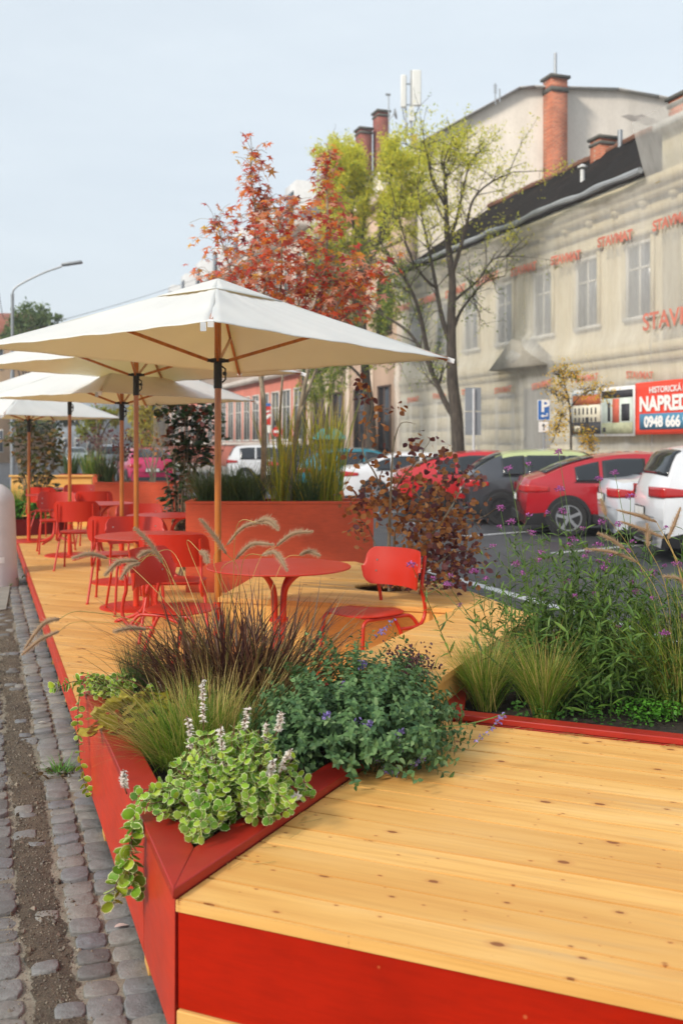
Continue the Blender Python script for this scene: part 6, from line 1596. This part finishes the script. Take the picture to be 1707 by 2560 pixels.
shrub('evergreen_shrub', 'dark glossy evergreen shrub left of the front pole', 'shrub', 455, 1335, 12.4, [(470, 960, 40, 30, 60), (440, 1010, 50, 40, 110), (490, 1020, 50, 50, 140), (470, 1080, 50, 50, 160), (530, 1050, 34, 40, 60), (440, 1120, 30, 40, 60), (490, 1130, 40, 40, 120), (450, 1190, 40, 50, 110), (430, 1250, 26, 40, 60), (545, 1110, 24, 30, 24), (470, 1270, 24, 30, 40), (410, 1030, 24, 30, 30)], OVAL, M_PHOT, .095, zb=ZD)
shrub('evergreen_shrub', 'loose green shrub rising from the far dark red planter', 'shrub', 85, 1320, 17.0, [(60, 1070, 34, 24, 60), (105, 1090, 50, 40, 130), (60, 1120, 34, 40, 80), (110, 1150, 46, 40, 130), (85, 1200, 44, 40, 130), (120, 1220, 30, 36, 70), (90, 1250, 30, 30, 60), (140, 1110, 24, 40, 40), (30, 1100, 20, 20, 24)], OVAL, leafmat('loose_shrub_leaf', [G(58, 70, 40), G(84, 92, 50), G(110, 112, 62), G(150, 110, 60), G(70, 84, 50)], .3), .10, zb=ZD + .2)
shrub('flower_clump', 'leafy grey flower clump between second table and tall planter', 'plant', 452, 1345, 11.2, [(450, 1310, 16, 20, 90), (462, 1322, 12, 16, 50)], OVAL, leafmat('grey_clump', [G(96, 112, 84), G(120, 132, 104), G(140, 120, 130), G(170, 160, 70)], .2), .05, zb=ZD)
def mound(name, label, c, r, h, n, tpl, mat, size):
    t = thing(name, label, 'plant', c); a = rng.uniform(0, 2 * math.pi, n); q = rng.uniform(0, 1, n) ** .5; mb = MB()
    p = np.stack([c[0] + np.cos(a) * q * r, c[1] + np.sin(a) * q * r * .6, c[2] + h * np.sqrt(1 - q ** 2) * rng.uniform(.5, 1, n)], 1); d = np.stack([np.cos(a), np.sin(a), rng.uniform(-.4, .4, n)], 1); leaves(mb, tpl, p, d, np.tile(UPA, (n, 1)) + rng.normal(0, .4, (n, 3)), size * rng.uniform(.7, 1.3, n)); mb.build('foliage', mat, t, smooth=0); return t
mound('leafy_mound', 'bright green leafy mound at left of far low planter', tuple(PD(62, 1300, 16.7)), .30, .36, 420, OVAL, M_CLOV, .07)
mound('leafy_mound', 'green leafy mound at right of far low planter', tuple(PD(125, 1305, 16.7)), .26, .30, 300, OVAL, M_TGRN, .07)
b = PD(40, 1300, 16.9); t = thing('feather_grass', 'pale grass tuft behind the far leafy mounds', 'grass', b); mb = MB(); grass(mb, b, 260, .1, (.4, .7), (.0, .4), (.1, .8), .010, 5); mb.build('blades', M_GRS, t, smooth=180)
for x, y, d, lab, n in ((180, 1195, 19.9, 'low dark grass in the farthest tall planter', 200), (230, 1192, 19.9, 'pale upright grass in the farthest tall planter', 260), (265, 1206, 15.8, 'small green grass at left of the middle tall planter', 180)):
    b = PD(x, y, d); b.z = 1.03; t = thing('feather_grass', lab, 'grass', b); mb = MB(); grass(mb, b, n, .14, (.3, .65), (.0, .4), (.1, .7), .012, 5); mb.build('blades', M_GRS if n > 220 else M_DKGR, t, smooth=180)
def bare_shrub(label, px, depth, tips, r=.010, lf=0, mat=None):
    b = PD(px, 1206, depth); b.z = 1.02; t = thing('bare_shrub', label, 'shrub', b); st = MB(); tipsP = []
    for x, y in tips:
        e = PD(x, y, depth); P = bez(b + Vector((rng.normal(0, .05), 0, 0)), b.lerp(e, .5) + Vector((rng.normal(0, .08), 0, .1)), e, 7); st.tube(P, [r * (1 - .1 * i) for i in range(7)], 5)
        for k in range(4):
            q = P[int(rng.integers(2, 6))]; f = q + Vector((rng.normal(0, .15), rng.normal(0, .1), rng.uniform(.05, .3))); st.tube([q, q.lerp(f, .5), f], .004, 4); tipsP.append(f)
    st.build('stem', M_BARKG, t, smooth=60)
    if lf:
        n = lf; idx = rng.integers(0, len(tipsP), n); p = np.array([tuple(tipsP[i]) for i in idx]) + rng.normal(0, .07, (n, 3)); mb = MB(); leaves(mb, OVAL, p, unit(rng.normal(size=(n, 3))), rng.normal(size=(n, 3)), rng.uniform(.03, .07, n)); mb.build('foliage', mat, t, smooth=0)
bare_shrub('nearly bare shrub with thin stems in front of the magenta car', 380, 15.8, ((345, 1060), (385, 1000), (420, 1050), (360, 1120), (405, 1100), (400, 960)), .014, 90, M_SMOKE)
bare_shrub('reddish twiggy shrub between the third and second poles', 315, 15.8, ((285, 1090), (305, 1120), (330, 1080), (350, 1130), (270, 1140)), .009, 160, M_SMKP)
bare_shrub('russet leaved twig shrub in the farthest planter', 255, 19.9, ((240, 1040), (262, 1060), (285, 1050), (250, 1100)), .010, 200, M_SMKP)
# ================================================================ street trees
def street_tree(label, depth, limbs, base_r, leafspec, twig=(.6, 1.6), name='street_tree', ntw=9, mats=(M_TYEL, M_TGRN), lsize=.09, bark=M_BARK, jit=1.0):
    p0 = PD(*limbs[0][0][0], depth); p0.z = .1
    t = thing(name, label, 'tree', p0); st = MB(); br = MB(); tips = []
    for li, (pts, r0, r1) in enumerate(limbs):
        P = [PD(x, y, depth + (0 if i == 0 or li == 0 else jit * math.sin(li * 2.1) * i / len(pts) * 1.6)) for i, (x, y) in enumerate(pts)]
        if li == 0: P[0].z = .0
        P = smooth_path(P, 4); k = len(P)
        (st if li == 0 else br).tube(P, [r0 + (r1 - r0) * i / (k - 1) for i in range(k)], 8)
        if li == 0: P = P[k // 2:]; k = len(P)
        for q in range(int(ntw * k / 10)):
            i = int(rng.integers(max(1, k // 4), k)); a = P[min(i, k - 1)]; L = rng.uniform(*twig); ax = (P[min(i, k - 1)] - P[max(i - 2, 0)]).normalized()
            d = (ax * .8 + Vector(rng.normal(0, .75, 3)) + UP * .25).normalized(); e = a + d * L; m_ = a + d * L * .5 + Vector(rng.normal(0, .12, 3)); Q = bez(a, m_, e, 5); r = min(.026, r1 + .006); br.tube(Q, [r * (1 - .17 * j) for j in range(5)], 4)
            for w_ in range(4):
                a2 = Q[int(rng.integers(1, 5))]; d2 = (d * .7 + Vector(rng.normal(0, .7, 3)) + UP * .15).normalized(); e2 = a2 + d2 * L * rng.uniform(.25, .6); br.tube([a2, a2.lerp(e2, .5) + Vector(rng.normal(0, .03, 3)), e2], [.008, .006, .004], 3); tips.append((a2, e2))
    st.build('trunk', bark, t, smooth=60); br.build('branches', bark, t, smooth=60)
    TA = np.array([tuple(a) for a, e in tips]); TE_ = np.array([tuple(e) for a, e in tips])
    py = HY - (TE_[:, 2] - CZ) * FPX / TE_[:, 1]; px = CX + TE_[:, 0] / TE_[:, 1] * FPX
    for mi, fn in enumerate(leafspec):
        w = np.array([max(0.0, fn(x, y)) for x, y in zip(px, py)]); tot = int(w.sum())
        if tot < 1: continue
        idx = rng.choice(len(tips), tot, p=w / w.sum()); s = rng.uniform(.2, 1.1, tot)[:, None]; p = TA[idx] * (1 - s) + TE_[idx] * s + rng.normal(0, .10, (tot, 3))
        mb = MB(); leaves(mb, ELLI, p, unit(rng.normal(size=(tot, 3)) - UPA * .3), rng.normal(size=(tot, 3)) * .6 + UPA, lsize * rng.uniform(.6, 1.4, tot)); mb.build('crown', mats[mi], t, smooth=0)
    return t
street_tree('nearly bare street tree with yellow top leaves before the netted house', 30.0, [
  (((1148, 1150), (1142, 1060), (1131, 960), (1128, 880), (1128, 780), (1130, 700), (1118, 600), (1115, 520), (1112, 460), (1108, 410)), .21, .03),
  (((1139, 1050), (1112, 1005), (1088, 950), (1060, 890), (1020, 830), (960, 790), (915, 772)), .10, .02), (((1078, 930), (1062, 850), (1050, 790), (1030, 730), (1000, 680), (960, 620), (942, 585)), .08, .015),
  (((1129, 870), (1106, 800), (1090, 720), (1075, 640), (1058, 560), (1042, 470)), .09, .015), (((1131, 830), (1150, 780), (1180, 740), (1212, 705), (1262, 690)), .06, .012), (((1128, 690), (1150, 620), (1166, 560), (1182, 500), (1220, 460), (1282, 430)), .07, .012),
  (((1119, 610), (1140, 550), (1158, 470), (1168, 425), (1172, 395)), .06, .012), (((1126, 760), (1160, 730), (1195, 700), (1230, 650), (1270, 640)), .05, .012), (((1090, 720), (1065, 700), (1030, 650), (1000, 560), (985, 500)), .05, .012), (((1112, 450), (1128, 420), (1142, 385), (1150, 360)), .04, .01), (((1060, 890), (1020, 900), (980, 880), (950, 900)), .04, .01), (((1115, 520), (1080, 450), (1070, 400), (1062, 365)), .05, .012)],
  .2, (lambda x, y: 0 if y < 262 else 26 if y < 420 else (14 if y < 600 else 1.2), lambda x, y: 8 if y > 640 else 1.2), lsize=.085)
street_tree('leafy yellow green street tree left of the bare tree', 37.0, [
  (((932, 1145), (926, 1050), (916, 960), (910, 880), (905, 780), (902, 700), (905, 620), (913, 540), (922, 460)), .22, .03),
  (((908, 800), (870, 700), (855, 600), (850, 500), (862, 430), (868, 400)), .10, .02), (((905, 700), (940, 620), (960, 540), (975, 460), (980, 410), (988, 385)), .09, .02), (((903, 640), (880, 540), (895, 470), (905, 425)), .07, .015), (((912, 880), (870, 820), (830, 760), (810, 700)), .07, .015), (((916, 960), (880, 920), (840, 900), (800, 930)), .06, .015), (((940, 620), (985, 560), (1008, 500), (1020, 455)), .06, .012), (((870, 700), (840, 640), (835, 570), (838, 490)), .05, .012), (((915, 900), (945, 850), (965, 790), (985, 740)), .05, .012), (((905, 760), (880, 720), (850, 700)), .05, .012), (((922, 460), (950, 420), (1000, 400), (1035, 400)), .04, .012), (((860, 440), (845, 420), (838, 400)), .04, .012), (((913, 540), (890, 470), (870, 420), (850, 395)), .045, .012), (((960, 540), (1000, 520), (1040, 500)), .04, .012), (((850, 500), (835, 520), (822, 560)), .03, .01), (((840, 640), (822, 620), (815, 660)), .03, .01)],
  .2, (lambda x, y: 0 if y < 325 + .18 * max(0, 900 - x) else (52 if y < 640 else 4), lambda x, y: 30 if y > 600 else (5 if y > 350 else 0)), twig=(.45, 1.3), lsize=.12, ntw=11)
street_tree('yellow locust sapling in front of the photo banner', 23.0, [
  (((1441, 1160), (1440, 1080), (1436, 1010), (1424, 960), (1418, 930)), .03, .012), (((1438, 1020), (1470, 985), (1500, 975), (1540, 985)), .014, .006), (((1437, 1010), (1420, 990), (1400, 985)), .012, .006), (((1439, 1060), (1420, 1040), (1408, 1060), (1400, 1090)), .012, .006), (((1440, 1090), (1470, 1080), (1490, 1105), (1495, 1125)), .01, .005), (((1424, 960), (1440, 940), (1460, 950)), .01, .005)],
  .03, (lambda x, y: 5, lambda x, y: .5), twig=(.08, .2), name='sapling', mats=(M_GOLDL, M_TGRN), lsize=.062, ntw=14, jit=.2)
def far_tree(label, px, base, depth, blobs, mat, size, name='street_tree', trunk_r=.14, yb=1180):
    b = PD(px, base, depth); b.z = 0; t = thing(name, label, 'tree', b); st = MB(); mb = MB(); y0 = min(q[1] for q in blobs); top = PD(px, (base + y0) / 2, depth)
    st.tube([b, b.lerp(top, .5) + Vector((.1, 0, 0)), top], [trunk_r, trunk_r * .8, trunk_r * .6], 8)
    for x, y, rx, ry, n in blobs:
        e = PD(x, y, depth); st.tube(bez(b.lerp(top, .8), top.lerp(e, .4) + UP * .3, e, 6), [trunk_r * .5, trunk_r * .4, trunk_r * .3, trunk_r * .2, .03, .02], 5)
        a = rng.normal(0, 1, (n, 3)); a = unit(a) * (rng.uniform(0, 1, (n, 1)) ** .45); s_ = depth / FPX
        nz = rng.normal(0, .18, (max(3, n // 25), 3))
        cl = unit(rng.normal(0, 1, (max(3, n // 25), 3))) * (rng.uniform(.2, 1, (max(3, n // 25), 1)) ** .5); ci = rng.integers(0, len(cl), n)
        p = np.where(rng.random((n, 1)) < .75, cl[ci] + rng.normal(0, .16, (n, 3)), a) * np.array([rx * s_, rx * s_, ry * s_]) + A3(e)
        leaves(mb, ELLI, p, unit(rng.normal(size=(n, 3))), rng.normal(size=(n, 3)) + UPA * .6, size * rng.uniform(.6, 1.4, n))
    st.build('trunk', M_BARK, t, smooth=60); mb.build('crown', mat, t, smooth=0)
bpy.data.objects['sapling'].location.x -= .13
far_tree('green tree standing behind the street lamp at far left', 70, 1180, 52, [(40, 815, 30, 26, 420), (80, 795, 44, 36, 900), (120, 810, 30, 26, 420), (60, 850, 60, 36, 800), (150, 795, 14, 10, 90), (20, 850, 24, 26, 260)], M_FGRN, .22)
far_tree('bright yellow tree right of the third pole', 372, 1170, 44, [(345, 1030, 26, 60, 800), (378, 1020, 22, 60, 700), (360, 1090, 34, 40, 600)], leafmat('bright_yellow_leaf', [G(200, 190, 60), G(214, 206, 90), G(190, 170, 80), G(220, 200, 40)], .4), .17)
far_tree('green and yellow tree between fourth and third poles', 245, 1170, 40, [(225, 1060, 30, 30, 500), (255, 1035, 34, 24, 500), (285, 1045, 20, 24, 260), (205, 1085, 16, 16, 160)], leafmat('mix_leaf', [G(140, 152, 40), G(170, 170, 50), G(110, 130, 50), G(190, 160, 40)], .4), .15)
far_tree('dark tree with dense green crown behind the far shrub', 130, 1170, 60, [(110, 1060, 40, 30, 500), (160, 1050, 36, 26, 400), (60, 1070, 30, 26, 260)], leafmat('dark_far_leaf', [G(40, 54, 36), G(58, 72, 44), G(76, 88, 52)], .3), .22)
far_tree('dark green bush by the beige pilasters', 815, 1150, 40.5, [(800, 960, 40, 40, 500), (840, 930, 36, 40, 400), (770, 1000, 24, 30, 220)], M_TGRN, .15)
hz = NT('haze_air'); hz.t.nodes.remove(hz.out); hz.out = hz.n('ShaderNodeOutputMaterial')
pv = hz.n('ShaderNodeVolumePrincipled'); pv.inputs['Color'].default_value = (.94, .96, 1, 1); pv.inputs['Density'].default_value = HAZE; pv.inputs['Anisotropy'].default_value = .2
hz.ln(pv.outputs[0], hz.out.inputs['Volume'])
mb = MB(); mb.box((0, 160, 14), (320, 380, 32)); o = mb.build('haze', hz.mat, smooth=0); o['kind'] = 'stuff'; o['label'] = 'thin pale air over the whole street'
# ---------------------------------------------------------------- sky, sun, camera
EL, AZ = R(32), R(228)
w = bpy.data.worlds.new('World'); C.world = w; w.use_nodes = True
nt = w.node_tree; bg = nt.nodes['Background']
sky = nt.nodes.new('ShaderNodeTexSky'); sky.sky_type = 'NISHITA'; sky.sun_disc = False
sky.sun_elevation = EL; sky.sun_rotation = AZ; sky.altitude = 200; sky.air_density = 1.0; sky.dust_density = 4.5; sky.ozone_density = 2.0
tc = nt.nodes.new('ShaderNodeTexCoord'); mp = nt.nodes.new('ShaderNodeMapping'); nt.links.new(tc.outputs['Generated'], mp.inputs[0])
mp.inputs['Scale'].default_value = (1.2, 1.2, 5.0); mp.inputs['Rotation'].default_value = (0, R(12), 0)
nz = nt.nodes.new('ShaderNodeTexNoise'); nt.links.new(mp.outputs[0], nz.inputs[0]); nz.inputs['Scale'].default_value = 2.2; nz.inputs['Detail'].default_value = 7; nz.inputs['Roughness'].default_value = .6
rp = nt.nodes.new('ShaderNodeValToRGB'); nt.links.new(nz.outputs[0], rp.inputs[0])
rp.color_ramp.elements[0].position = .35; rp.color_ramp.elements[0].color = (.74, .74, .74, 1); rp.color_ramp.elements[1].position = .75; rp.color_ramp.elements[1].color = (.86, .86, .86, 1)
mx = nt.nodes.new('ShaderNodeMix'); mx.data_type = 'RGBA'; nt.links.new(rp.outputs[0], mx.inputs[0]); nt.links.new(sky.outputs[0], mx.inputs[6]); mx.inputs[7].default_value = (*SKYC, 1)
nt.links.new(mx.outputs[2], bg.inputs[0]); bg.inputs[1].default_value = SKYS
sd = bpy.data.lights.new('sun', 'SUN'); sd.energy = SUNE; sd.angle = R(SUNA); sd.color = (1, .93, .82)
so = bpy.data.objects.new('sun', sd); COL.objects.link(so)
sv = Vector((math.sin(AZ) * math.cos(EL), math.cos(AZ) * math.cos(EL), math.sin(EL)))
so.rotation_euler = (-sv).to_track_quat('-Z', 'Y').to_euler(); so.location = sv * 60
cd = bpy.data.cameras.new('camera'); cam = bpy.data.objects.new('camera', cd); COL.objects.link(cam)
cam.location = (0, 0, CZ); cam.rotation_euler = (R(90), 0, 0)
cd.sensor_fit = 'AUTO'; cd.sensor_width = 36; cd.lens = FPX / 2560 * 36; cd.shift_y = -(1280 - HY) / 2560; cd.shift_x = 0
cd.clip_start = .05; cd.clip_end = 3000
cd.dof.use_dof = True; cd.dof.focus_distance = 4.4; cd.dof.aperture_fstop = 3.2
C.camera = cam
C.view_settings.view_transform = 'Standard'; C.view_settings.look = 'None'; C.view_settings.exposure = EXPO; C.view_settings.gamma = 1
C.render.engine = 'CYCLES'; C.cycles.use_denoising = True
C.cycles.max_bounces = 8; C.cycles.transparent_max_bounces = 12; C.cycles.sample_clamp_indirect = 6
C.render.film_transparent = False
